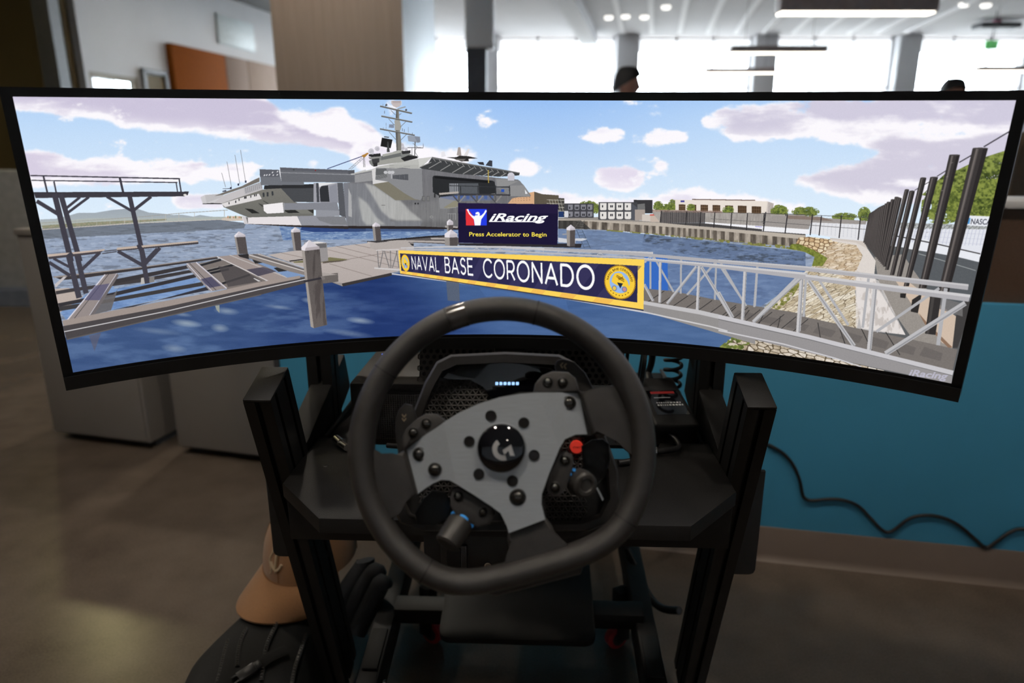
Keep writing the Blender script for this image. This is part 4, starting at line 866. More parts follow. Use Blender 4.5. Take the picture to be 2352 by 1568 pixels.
def paint_gangway(C):
    P, L = C.poly, C.line
    RL, RD, SH = (198, 196, 198), (176, 174, 178), (150, 150, 154)
    # deck boards
    P(Z9(0, 530, 60, 545, 350, 592, 660, 660, 1050, 745, 1440, 825, 1840, 912, 1800, 1080, 1280, 945, 700, 800, 180, 690, 0, 655), (120, 114, 110), 1, 22)
    P(Z7(890, 1028, 1150, 1050, 1500, 1120, 2352, 1260, 2352, 1410, 1900, 1330, 1400, 1225, 890, 1140), (118, 112, 108), 1, 22)
    for k in range(13): x = 930 + k * 108; L(*Z7(x + 150, 1050 + k * 21, x, 1150 + k * 23), 1.7, (60, 58, 58))
    for k in range(9): x = 40 + k * 108 + k * k * 6; L(*Z9(x + 95 - k * 12, 585 + k * 24, x - 20 + k * 16, 690 + k * 33), 2.0, (58, 56, 56))
    for k in range(8): P(Z9(150 + k * 205, 610 + k * 40, 290 + k * 205, 640 + k * 43, 240 + k * 210, 680 + k * 46, 110 + k * 205, 650 + k * 44), (84, 80, 80), .35)
    # far railing verticals and diagonals
    for a, b, c, d, w in ((955, 785, 955, 1030, 4.5), (1232, 750, 1228, 1075, 4.5), (1548, 800, 1535, 1130, 4.5), (1918, 820, 1890, 1195, 5), (985, 740, 1165, 1060, 4.5), (1545, 790, 1285, 1085, 5), (1590, 800, 1800, 1160, 5), (1800, 1150, 1820, 1185, 4)):
        L(*Z7(a, b, c, d), w, (172, 172, 176))
    for a, b, c, d, w in ((676, 320, 655, 660, 6), (300, 265, 280, 580, 5), (1155, 365, 1110, 745, 6), (1750, 440, 1690, 880, 9), (0, 240, 10, 240, 2), (750, 340, 1000, 725, 6), (1700, 440, 1215, 775, 6.5), (25, 290, 190, 540, 4.5)):
        L(*Z9(a, b, c, d), w, (176, 176, 180))
    # far rail
    P(Z6(255, 462, 700, 450, 1100, 450, 1500, 468, 2352, 500, 2352, 530, 1500, 492, 1100, 468, 700, 462, 255, 472), RL); P(Z7(0, 655, 900, 710, 1480, 760, 2352, 830, 2352, 862, 1480, 792, 900, 738, 0, 675), RD)
    P(Z9(0, 219, 640, 268, 1150, 325, 1925, 410, 1920, 455, 1150, 362, 640, 305, 0, 249), RD); P(Z9(0, 219, 640, 268, 1150, 325, 1925, 410, 1924, 425, 640, 280, 0, 229), RL)
    for x, y in ((885, 468), (980, 468), (1078, 472), (1190, 474), (1305, 480), (1440, 485), (1580, 490), (1740, 496), (1910, 508), (2110, 520), (2330, 540)):
        L(*Z6(x, y, x, y + 14), 1.6, (186, 186, 190)); 
        if x in (885, 1078, 1305, 1580, 1910, 2330): L(*Z6(x, y, x - 24, y + 14), 1.6, (186, 186, 190)); L(*Z6(x, y, x + 24, y + 14), 1.6, (186, 186, 190))
    # near railing
    for a, b, c, d, w in ((1045, 790, 1040, 1155, 6.5), (1395, 825, 1378, 1220, 7), (1808, 880, 1785, 1310, 8), (2320, 940, 2290, 1411, 9)): L(*Z7(a, b, c, d), w, RL); L(*Z7(a + 9, b, c + 9, d), w * .3, SH)
    for a, b, c, d, w in ((900, 990, 980, 1140, 6), (1370, 830, 1105, 1165, 6.5), (1415, 835, 1690, 1290, 7), (2280, 930, 1880, 1330, 8), (905, 795, 930, 760, 4)): L(*Z7(a, b, c, d), w, (186, 185, 188)); L(*Z7(a + 7, b + 4, c + 7, d + 4), w * .3, SH)
    for a, b, c, d, w in ((640, 365, 612, 780, 9), (205, 310, 185, 685, 7.5), (1205, 440, 1160, 915, 10.5)): L(*Z9(a, b, c, d), w, RL); L(*Z9(a + 9, b, c + 9, d), w * .3, SH)
    for a, b, c, d, w in ((640, 355, 270, 700, 8), (0, 470, 110, 665, 7), (690, 375, 1045, 885, 9), (1900, 555, 1285, 945, 12), (35, 290, 45, 300, 3)): L(*Z9(a, b, c, d), w, (188, 187, 190)); L(*Z9(a + 5, b + 7, c + 5, d + 7), w * .3, SH)
    P(Z9(0, 256, 640, 330, 1150, 392, 1940, 490, 1925, 545, 1150, 440, 640, 370, 0, 288), RD); P(Z9(0, 256, 640, 330, 1150, 392, 1940, 490, 1936, 512, 1150, 412, 640, 348, 0, 268), (206, 204, 206))
    P(Z7(895, 752, 1480, 800, 2352, 884, 2352, 930, 1480, 836, 895, 778), RD); P(Z7(895, 752, 1480, 800, 2352, 884, 2352, 905, 1480, 816, 895, 764), (204, 202, 204))
    # toe rail and girder
    P(Z7(890, 1138, 1400, 1222, 1900, 1338, 1900, 1382, 1400, 1268, 890, 1176), (194, 192, 194)); P(Z7(890, 1170, 1400, 1262, 1900, 1376, 1900, 1530, 1500, 1411, 890, 1235), (146, 143, 142), 1, 10)
    P(Z9(0, 643, 700, 800, 1280, 945, 1810, 1075, 1800, 1115, 1280, 990, 700, 836, 0, 677), (200, 198, 202)); P(Z9(0, 675, 700, 832, 1280, 985, 1800, 1110, 1795, 1175, 1240, 1060, 900, 985, 0, 772), (150, 147, 148), 1, 10); C.path(Z9(0, 680, 700, 836, 1800, 1112), 1, (96, 96, 98))
    C.path(Z9(0, 765, 500, 870, 900, 980, 1100, 1045), 3, (206, 204, 208)); C.path(Z7(0, 1080, 500, 1150, 900, 1240, 1500, 1370, 1650, 1411), 3.2, (206, 204, 206))
    # left end of the gangway
    L(*Z6(48, 486, 240, 480), 2.2, (206, 202, 202)); L(*Z6(35, 634, 250, 650), 3.4, (206, 202, 202))
    for a, b, c, d in ((60, 490, 72, 632), (108, 490, 80, 632), (118, 490, 160, 632), (168, 490, 172, 634), (225, 490, 185, 634), (218, 490, 240, 632)): L(*Z6(a, b, c, d), 1.7, (112, 110, 112))
    L(*Z6(180, 682, 1000, 790), 3, (206, 204, 206)); C.path(Z6(180, 682, 700, 745, 1400, 850, 2352, 1015), 2.6, (204, 202, 206))
    C.path(Z6(300, 478, 1100, 492, 2280, 552), 3.2, (186, 184, 188)); P([(1024, 636), (1054, 640), (1056, 692), (1028, 690)], (92, 98, 110), .8, 14); P([(1126, 652), (1146, 655), (1146, 666), (1128, 664)], (92, 98, 110), .7, 10)
    # ---- the banner
    B = [Z6(234, 486)[0], Z6(2280, 562)[0], Z6(2272, 985)[0], Z6(250, 682)[0]]
    src = [(0, 0), (1, 0), (1, 1), (0, 1)]
    A = []; b = []
    for (u, v), (x, y) in zip(src, B):
        A.append([u, v, 1, 0, 0, 0, -u * x, -v * x]); b.append(x); A.append([0, 0, 0, u, v, 1, -u * y, -v * y]); b.append(y)
    Hh = np.linalg.solve(np.array(A), np.array(b))
    def hm(u, v):
        d = Hh[6] * u + Hh[7] * v + 1; return ((Hh[0] * u + Hh[1] * v + Hh[2]) / d, (Hh[3] * u + Hh[4] * v + Hh[5]) / d)
    def iu(x, frm=None):                                               # u on the banner for a zoom-6 x along its middle
        lo, hi = 0., 1.; X = 850 + x / 3.6185
        for _ in range(40):
            m = (lo + hi) / 2
            if hm(m, .5)[0] < X: lo = m
            else: hi = m
        return lo
    rect = lambda u0, v0, u1, v1: [hm(u0, v0), hm(u1, v0), hm(u1, v1), hm(u0, v1)]
    P(rect(0, 0, 1, 1), (252, 212, 92), 1, 4); P(rect(0, .985, 1, 1.012), (56, 52, 66)); ul_, ur_ = iu(254), iu(2222); P(rect(ul_, .13, ur_, .86), (42, 40, 78), 1, 6)
    for k in range(11):
        u = .06 + k * .088; P([hm(u + .02, .13), hm(u + .055, .13), hm(u + .0, .86), hm(u - .04, .86)], (64, 60, 98), .5); P([hm(u - .04, .87), hm(u, .87), hm(u - .012, .985), hm(u - .05, .985)], (240, 176, 84), .6)
    def arc_(cx, cy, rx, ry, a0, a1, n=14): return [(cx + rx * math.cos(math.radians(a0 + (a1 - a0) * k / n)), cy + ry * math.sin(math.radians(a0 + (a1 - a0) * k / n))) for k in range(n + 1)]
    GLY = {'N': (.74, [[(0, 0), (0, 1)], [(0, 1), (.74, 0)], [(.74, 0), (.74, 1)]]), 'A': (.86, [[(0, 0), (.43, 1), (.86, 0)], [(.16, .30), (.70, .30)]]), 'V': (.86, [[(0, 1), (.43, 0), (.86, 1)]]),
           'L': (.52, [[(0, 1), (0, 0), (.52, 0)]]), 'E': (.56, [[(.56, 1), (0, 1), (0, 0), (.56, 0)], [(0, .52), (.5, .52)]]), 'O': (1.0, [arc_(.5, .5, .5, .52, 0, 360, 36)]),
           'C': (.88, [arc_(.5, .5, .5, .52, 42, 318, 28)]), 'D': (.80, [[(0, 1), (0, 0), (.32, 0)] + arc_(.32, .5, .48, .5, -90, 90, 18) + [(.32, 1), (0, 1)]]),
           'R': (.66, [[(0, 0), (0, 1), (.36, 1)] + arc_(.36, .71, .28, .29, 90, -90, 12) + [(.36, .42), (0, .42)], [(.34, .42), (.66, 0)]]),
           'B': (.64, [[(0, .53), (0, 1), (.34, 1)] + arc_(.34, .765, .25, .235, 90, -90, 10) + [(.34, .53), (0, .53), (0, 0), (.36, 0)] + arc_(.36, .265, .28, .265, -90, 90, 10) + [(.36, .53)]]),
           'S': (.60, [arc_(.31, .745, .27, .255, 25, 190, 12) + arc_(.31, .745, .27, .235, 190, 265, 6) + arc_(.30, .265, .29, .245, 80, -10, 8) + arc_(.30, .265, .29, .265, -10, -155, 12)])}
    def word(t, x0, x1, lo, hi, st=.072, gap=.30):
        """even-stroke capitals; lo, hi = top and bottom on the banner at the two ends"""
        tot = sum(GLY[c][0] for c in t) + gap * (len(t) - 1); u0, u1 = iu(x0 + 6), iu(x1 - 6); pen = 0
        def f(a, b):
            k = a / tot; v0, v1 = lo[0] + (hi[0] - lo[0]) * k, lo[1] + (hi[1] - lo[1]) * k; return hm(u0 + (u1 - u0) * k, v1 - b * (v1 - v0))
        for c in t:
            w_, strokes = GLY[c]
            for sk in strokes:
                for (ax, ay), (bx, by) in zip(sk, sk[1:]):
                    d = math.hypot(bx - ax, by - ay) or 1; nx_, ny_ = -(by - ay) / d * st, (bx - ax) / d * st; ex_, ey_ = (bx - ax) / d * st * .5, (by - ay) / d * st * .5
                    P([f(pen + ax - ex_ + nx_, ay - ey_ + ny_), f(pen + bx + ex_ + nx_, by + ey_ + ny_), f(pen + bx + ex_ - nx_, by + ey_ - ny_), f(pen + ax - ex_ - nx_, ay - ey_ - ny_)], (250, 250, 250))
            pen += w_ + gap
    word('NAVAL', 342, 576, (.235, .72), (.215, .705)); word('BASE', 618, 858, (.20, .70), (.185, .685)); word('CORONADO', 938, 1862, (.185, .685), (.205, .69))
    def seal(u0, u1, v0, v1, small=False):
        f = lambda a, b: hm((u0 + u1) / 2 + a * (u1 - u0) / 2, (v0 + v1) / 2 + b * (v1 - v0) / 2)
        ring = lambda r, n=40, o=0: [f(r * math.cos(t + o), r * math.sin(t + o)) for t in np.linspace(0, 2 * math.pi, n, endpoint=False)]
        P(ring(1.0), (214, 164, 44))
        if not small:
            for k in range(60):
                t = 2 * math.pi * k / 60; L(f(.93 * math.cos(t), .93 * math.sin(t)), f(1.0 * math.cos(t + .07), 1.0 * math.sin(t + .07)), 1.3, (120, 84, 20))
        P(ring(.93), (248, 204, 62)); P(ring(.64, 26), (150, 184, 236))
        P([f(*q) for q in ((-.45, -.25), (-.3, -.5), (-.05, -.55), (.15, -.5), (.3, -.3), (.5, -.1), (.62, .2), (.5, .45), (.3, .3), (.1, .15), (-.1, .2), (-.35, .1), (-.5, .0))], (248, 204, 62))
        P([f(*q) for q in ((-.14, .02), (.22, .05), (.06, .36))], (34, 44, 60)); P([f(*q) for q in ((-.02, .36), (.14, .36), (.3, .6), (-.2, .6))], (150, 184, 236))
        for cx, cc in ((-.32, (232, 196, 84)), (.32, (196, 140, 150))): P([f(cx + .17 * math.cos(t), .38 + .17 * math.sin(t)) for t in np.linspace(0, 6.28, 12)], (110, 130, 170)); P([f(cx + .12 * math.cos(t), .38 + .12 * math.sin(t)) for t in np.linspace(0, 6.28, 12)], cc)
        if small: return
        for q in ((-.2, -.32, .3, -.16), (-.18, -.4, .26, -.22), (-.1, -.24, .3, -.06), (-.05, -.14, .22, -.34)): L(f(q[0], q[1]), f(q[2], q[3]), 1.5, (120, 84, 20))
        T = glyph_tris('NAVAL BASE CORONADO', 0, .01, 1.15); H = glyph_tris('H')[..., 1].max(); mn, mx = T[..., 0].min(), T[..., 0].max()
        def arc(a, b):
            t = math.pi * (1.04 + .92 * (a - mn) / (mx - mn)); r = .715 + .13 * b / H; return f(r * math.cos(t), r * math.sin(t))
        C.tris(T, arc, (70, 44, 20))
        for k in range(7): t = math.pi * (.25 + .5 * k / 6); x, y = f(.78 * math.cos(t), .78 * math.sin(t)); C.disc((x, y), 1.1, 1.2, (90, 60, 20))
    seal(iu(1945), iu(2208), .135, .845); seal(iu(258), iu(328), .16, .86, True)
# ---------------------------------------------------------------- room shell
CEIL = 3.45; WY = 15.0
struct('floor', G().box((1, 5, -.05), (24, 26, .1)), FLOOR)
struct('ceiling', G().box((1, 4.75, CEIL + .05), (24, 25.5, .1)), CEI)
struct('wall_back', G().box((1, -6.1, CEIL / 2), (24, .2, CEIL)), WHT)
struct('wall_right', G().box((11.1, 5, CEIL / 2), (.2, 22, CEIL)), WHT)
struct('wall_left', G().box((-9.1, 1.2, CEIL / 2), (.2, 15, CEIL)), OLV)
struct('ground', G().box((0, 60, -.12), (160, 90, .04)), mat('outdoor_paving', (.55, .53, .5), .8, scale=.6))
# wall of windows far behind: piers, sill wall, header and glazed bays
PIERS = [-8.6, -6.2, -3.4, -.5, 2.35, 5.15, 8.05, 10.8]
for i, x in enumerate(PIERS):
    struct('column_%d' % (i + 1), G().box((x, WY + .1, CEIL / 2), (.46, .5, CEIL), bev=.02), WHT)
g = G().box((1.1, WY + .15, .25), (19.6, .25, .5)); struct('wall_front_sill', g, WHT)
for i in range(len(PIERS) - 1):
    x0, x1 = PIERS[i] + .23, PIERS[i + 1] - .23; w = x1 - x0; cx = (x0 + x1) / 2
    fr = G()
    for z in (.54, 2.46, CEIL - .05): fr.box((cx, WY + .12, z), (w, .05, .04))
    for k in range(4): fr.box((x0 + .03 + (w - .06) * k / 3, WY + .12, 2.0), (.03, .05, 2.9))
    wn = struct('window_%d' % (i + 1), fr, WHT)
    for k in range(3):
        px0, px1 = x0 + .06 + (w - .06) * k / 3, x0 + (w - .06) * (k + 1) / 3
        for z0, z1 in ((.58, 2.42), (2.50, CEIL - .09)):
            obj('pane', G().box(((px0 + px1) / 2, WY + .12, (z0 + z1) / 2), (px1 - px0, .012, z1 - z0)), GLASS, wn)
# bulkhead and pale strips on the ceiling
def slanted(x0, y0, x1, y1, w, z0, z1): 
    d = Vector((x1 - x0, y1 - y0, 0)).normalized(); n = Vector((-d.y, d.x, 0)) * w / 2
    return G().prism([(x0 - n.x, y0 - n.y), (x0 + n.x, y0 + n.y), (x1 + n.x, y1 + n.y), (x1 - n.x, y1 - n.y)], z0, z1)
sx = lambda x11, y: x11 + (y - 11.75) * .2
struct('trim_1', slanted(sx(.95, 3), 3, sx(.95, 14.7), 14.7, .30, CEIL - .22, CEIL), WHT)
STRIP = mat('ceiling_strip_white', (.86, .86, .88), .6, var=.01)
for i in range(11):
    x = 1.62 + .56 * i; struct('trim_%d' % (i + 2), slanted(sx(x, 4), 4, sx(x, 14.7), 14.7, .09, CEIL - .03, CEIL), STRIP)
# grey ceiling zone on the far left and the panelled wall below it
A, B = Vector((-5.0, 8.53, 0)), Vector((-4.0, 13.0, 0)); wd = (B - A).normalized(); wn_ = Vector((wd.y, -wd.x, 0))
WM = frame(A, wd, -wn_, Vector((0, 0, 1)))                       # x along the wall, y into it, z up
WL = (B - A).length
hole = (.06, .86, .5, 2.06)
g = G()
g.box((WL / 2, .06, 2.755), (WL, .12, 1.39), WM); g.box((hole[1] + (WL - hole[1]) / 2, .06, 1.03), (WL - hole[1], .12, 2.06), WM); g.box((.03, .06, 1.03), (.06, .12, 2.06), WM); g.box((.46, .06, .25), (.8, .12, .5), WM)
struct('wall_side', g, WHT)
f = G()
for z in (.53, 2.03): f.box((.46, .05, z), (.8, .08, .06), WM)
for x in (.09, .83): f.box((x, .05, 1.28), (.06, .08, 1.5), WM)
w8 = struct('window_8', f, mat('beige_frame', (.33, .30, .25), .6)); obj('pane', G().box((.46, .05, 1.28), (.7, .01, 1.46), WM), GLASS, w8)
d1 = struct('door_1', G().box((1.13, -.01, 1.06), (.40, .03, 2.12), WM), OLV)
fr = G()
for x in (.93, 1.34): fr.box((x, -.02, 1.09), (.06, .07, 2.18), WM)
fr.box((1.135, -.02, 2.16), (.47, .07, .06), WM); obj('door_frame', fr, mat('grey_frame', (.16, .16, .17), .5), d1)
struct('ceiling_soffit', slanted(-7.2, 3.4, -4.2, 14.6, 4.4, CEIL - .03, CEIL), mat('grey_ceiling_paint', (.17, .17, .175), .8, var=.05, scale=1))
struct('wall_far', G().box((-6.8, 8.5, CEIL / 2), (3.4, .12, CEIL)), OLV)
struct('trim_20', G().box((-4.63, 7.4, CEIL / 2), (.17, .17, CEIL), RZ(0)), DGR)
# coloured upright panels that stand against that wall
for nm, x0, x1, m, lab in (('wall_panel', 1.02 + .42, 2.62, ORG, 'tall orange upright panel on the pale wall beyond the monitor'),
                           ('wall_panel', 2.63, 3.20, TAU, 'narrow taupe upright panel next to the orange panel'),
                           ('wall_panel', 3.21, 4.15, mat('light_taupe_panel', (.36, .28, .24), .8, spec=.1, stretch=(6, 6, .3)), 'pale taupe upright panel farthest along the pale wall')):
    g = G().box(((x0 + x1) / 2, -.05, 1.28), (x1 - x0, .10, 2.56), WM, bev=.006)
    tag(obj(nm, g, m), lab, 'panel', 'upright panels on the pale wall')
tag(obj('wall_sign', G().box((3.1, -.015, 2.93), (.95, .03, .42), WM, bev=.004), PBL), 'pale blue sign board high above the taupe panels', 'sign')
# laminate-clad wall end that rises behind the monitor
struct('column_20', G().box((-1.078, 5.55, CEIL / 2), (.80, 1.9, CEIL), bev=.008), mat('clad_side_white', (.60, .63, .68), .5, var=.03, scale=3))
tag(obj('cladding_panel', G().box((-1.078, 4.585, CEIL / 2), (.806, .03, CEIL - .004), bev=.004), WOOD), 'grey brown wood laminate panel cladding the pillar above the monitor', 'panel')
struct('column_21', G().box((-.445, 9.2, 1.19), (.25, .25, 2.38)), DGR)
struct('column_22', G().box((-.40, 9.2, (2.38 + CEIL) / 2), (.36, .30, CEIL - 2.38), bev=.03), STRIP)
# half wall with teal paint, laminate above and a counter on top coloured with window sheen
wv = Vector((1, -.2, 0)).normalized(); HW = frame(Vector((.699, 1.719, 0)), wv, Vector((.2, 1, 0)).normalized(), Vector((0, 0, 1)))
xa, xb = -1.44, 3.3
hw = struct('wall_half', G().box(((xa + xb) / 2, .08, .38), (xb - xa, .16, .76), HW, bev=.003), TEAL)
struct('wall_half_upper', G().box(((xa + xb) / 2, .09, .875), (xb - xa, .14, .23), HW), BRN)
struct('trim_21', G().box(((xa + xb) / 2, .10, .997), (xb - xa + .02, .20, .02), HW, bev=.004), COUNTER)
struct('trim_22', G().box((xa - .008, .08, .48), (.016, .17, .96), HW), DGR)
bb = [(-.018, 0), (-.010, .006), (-.006, .02), (-.006, .098), (-.004, .1016), (.001, .1016), (.001, 0)]
struct('baseboard_front', G().prism(bb, xa, xb, HW @ frame(Vector((0, 0, 0)), Vector((0, 1, 0)), Vector((0, 0, 1)), Vector((1, 0, 0)))), COVE, smooth=60)
struct('wall_low', G().box((-4.2, 5.3, .5), (3.6, .12, 1.0), bev=.01), LGR)
struct('trim_23', G().box((-4.2, 5.16, .06), (3.6, .16, .12)), mat('blue_grey_strip', (.20, .23, .29), .6))  # low blue-grey strip along the foot of the panel
# ---------------------------------------------------------------- curved monitor (fitted to the photograph: 1.196 m arc, 1 m radius)
MR = (-.3289, .0229, -.0039); MT = Vector((-.0026, .1699, .9858)); SW, SH, SR = 1.196, .3362, .977
def _rot(a, b, c):
    rx = Matrix(((1, 0, 0), (0, math.cos(a), -math.sin(a)), (0, math.sin(a), math.cos(a)))); ry = Matrix(((math.cos(b), 0, math.sin(b)), (0, 1, 0), (-math.sin(b), 0, math.cos(b))))
    rz = Matrix(((math.cos(c), -math.sin(c), 0), (math.sin(c), math.cos(c), 0), (0, 0, 1))); return rz @ rx @ ry
MROT = _rot(*MR); CAMW = Matrix(((1, 0, 0), (0, SN, CN), (0, CN, -SN)))           # camera (right, up, forward) -> world
def mon(u, v, dz=0.0):
    """u along the arc (m), v up (m), dz behind the glass (m) -> world"""
    a = u / SR; l = Vector(((SR + dz) * math.sin(a), v, -SR + (SR + dz) * math.cos(a)))
    return CAMW @ (MROT @ l + MT) + Vector((0, 0, CAM_H))
def slab(g, u0, u1, v0, v1, zf, zb, n=48, zb2=None):
    """curved slab"""
    S = []
    for i in range(n + 1):
        u = u0 + (u1 - u0) * i / n
        S.append([g.bm.verts.new(mon(u, v, z)) for v, z in ((v0, zf), (v1, zf), (v1, zb), (v0, zb))])
    for A_, B_ in zip(S, S[1:]):
        for k in range(4): g.bm.faces.new((A_[k], A_[(k + 1) % 4], B_[(k + 1) % 4], B_[k]))
    g.bm.faces.new(S[0]); g.bm.faces.new(S[-1][::-1]); return g

cv = paint_screen()
def screen_image():
    W, H = 3072, 864
    u = (np.arange(W) + .5) / W - .5; v = (np.arange(H) + .5) / H - .5                # row 0 is the bottom
    a = u * SW / SR; R_ = np.array(MROT); t = np.array(MT)
    lx = SR * np.sin(a)[None, :] + 0 * v[:, None]; lz = -SR * (1 - np.cos(a))[None, :] + 0 * v[:, None]; ly = (v * SH)[:, None] + 0 * a[None, :]
    p = [R_[i, 0] * lx + R_[i, 1] * ly + R_[i, 2] * lz + t[i] for i in range(3)]
    X = ((1176 + FPX * p[0] / p[2]) - CX0) * SS - .5; Y = ((784 - FPX * p[1] / p[2]) - CY0) * SS - .5
    src = cv.a; 
    for i in range(3): pass
    X = np.clip(X, 1, CW * SS - 3); Y = np.clip(Y, 1, CH * SS - 3); xi, yi = X.astype(int), Y.astype(int); fx, fy = (X - xi)[..., None], (Y - yi)[..., None]
    out = np.zeros((H, W, 3), np.float32)
    for dx, dy in ((0, 0), (1, 0), (0, 1), (1, 1)):                                    # bilinear over a 2 by 2 neighbourhood
        wgt = (fx if dx else 1 - fx) * (fy if dy else 1 - fy)
        c = (src[yi + dy, xi + dx] + src[yi + dy, np.maximum(xi + dx - 1, 0)] + src[np.maximum(yi + dy - 1, 0), xi + dx]) / 3
        out += wgt * c
    out += (np.random.default_rng(5).random((H, W, 1)) - .5) * 7                        # the panel's own fine grain
    px = np.ones((H, W, 4), np.float32); px[..., :3] = np.clip(out / 255, 0, 1)
    im = bpy.data.images.new('screen_picture', W, H); im.pixels.foreach_set(px.ravel()); im.update(); im.pack(); return im
def screen_material():
    m = bpy.data.materials.new('lit_screen'); m.use_nodes = True; N, L = m.node_tree.nodes, m.node_tree.links; b = N['Principled BSDF']
    b.inputs['Base Color'].default_value = (.006, .006, .007, 1); b.inputs['Roughness'].default_value = .55; b.inputs['Specular IOR Level'].default_value = .25
    t = N.new('ShaderNodeTexImage'); t.image = screen_image(); t.extension = 'EXTEND'; uv = N.new('ShaderNodeUVMap'); L.new(uv.outputs[0], t.inputs[0])
    L.new(t.outputs[0], b.inputs['Emission Color']); b.inputs['Emission Strength'].default_value = 1.0 * 2 ** -EXPOSURE; return m

mb = mon(0, -SH / 2 - .02, .03)
monitor = thing('curved_monitor', mb, 'black ultrawide curved monitor showing a harbour with a grey aircraft carrier', 'monitor')
NU = 96; me = bpy.data.meshes.new('screen'); vv = []; ff = []
for i in range(NU + 1):
    for j in (0, 1): vv.append(mon(SW * (i / NU - .5), SH * (j - .5), 0) - Vector(mb))
for i in range(NU): ff.append((2 * i, 2 * i + 2, 2 * i + 3, 2 * i + 1))
me.from_pydata(vv, [], ff); ul = me.uv_layers.new(name='UVMap')
for p in me.polygons:
    for li, vi in zip(p.loop_indices, p.vertices): ul.data[li].uv = ((vi // 2) / NU, vi % 2)
me.materials.append(screen_material()); so = bpy.data.objects.new('screen', me); col.objects.link(so); so.parent = monitor; BASE['screen'] = Vector(mb)
me.shade_smooth(); so['label'] = 'lit screen with a harbour scene and a start panel'
BZ = .0115; hu, hv = SW / 2, SH / 2
g = G(); slab(g, -hu - BZ, hu + BZ, hv, hv + .0105, -.003, .03); slab(g, -hu - BZ, -hu, -hv, hv, -.003, .03, 2); slab(g, hu, hu + BZ, -hv, hv, -.003, .03, 2); slab(g, -hu - BZ, hu + BZ, -hv - .004, -hv, -.001, .03)
obj('bezel', g, mat('bezel_black', (.0045, .0045, .005), .4, spec=.3), monitor)
g = G(); slab(g, -hu - BZ, hu + BZ, -hv - .0215, -hv - .004, -.0045, .03)
es = [e for e in g.bm.edges if e.is_boundary is False and abs((e.verts[0].co - e.verts[1].co).length) > .001]
obj('chin', g, mat('chin_black', (.008, .0078, .008), .34, spec=.4), monitor)
g = G(); slab(g, -hu + .02, hu - .02, -hv - .012, hv - .004, .03, .052); slab(g, -.24, .24, -.13, .13, .052, .09, 16)
obj('back_shell', g, PLA, monitor)
g = G(); slab(g, -.023, .023, -hv - .0285, -hv - .0215, -.003, .02, 6)
lp = obj('brand_plate', g, PLA, monitor)
g = G().tube([mon(-.023, -hv - .022, -.0045), mon(-.023, -hv - .0285, -.0045), mon(.023, -hv - .0285, -.0045), mon(.023, -hv - .022, -.0045)], .0006, 6); obj('plate_edge', g, CHR, lp)
# ---------------------------------------------------------------- cockpit frame
RG = frame(Vector((-.008, .903, 0)), Vector((math.cos(.04), -math.sin(.04), 0)), Vector((math.sin(.04), math.cos(.04), 0)), Vector((0, 0, 1)))
rig = thing('racing_cockpit_frame', RG @ Vector((0, .2, 0)), 'black aluminium racing simulator frame with two leaning posts and a wheel deck', 'simulator rig')
def extrusion(w, d, length, M, slots=True):
    """T-slot profile, w by d, along local -z"""
    s, p = .004, .011
    def side(a, b, n):                      # points from a to b with n slots
        a, b = Vector(a), Vector(b); L_ = (b - a).length; t = (b - a) / L_; inn = Vector((-t.y, t.x)); out = [a]
        for k in range(n):
            c = a + t * (L_ * (k + .5) / n); out += [c - t * s, c - t * s + inn * p, c + t * s + inn * p, c + t * s]
        return out
    n1, n2 = max(1, round(w / .04)), max(1, round(d / .04))
    pts = side((0, 0), (w, 0), n1) + side((w, 0), (w, d), n2) + side((w, d), (0, d), n1) + side((0, d), (0, 0), n2)
    return G().prism([tuple(q) for q in pts], -length, 0, M)
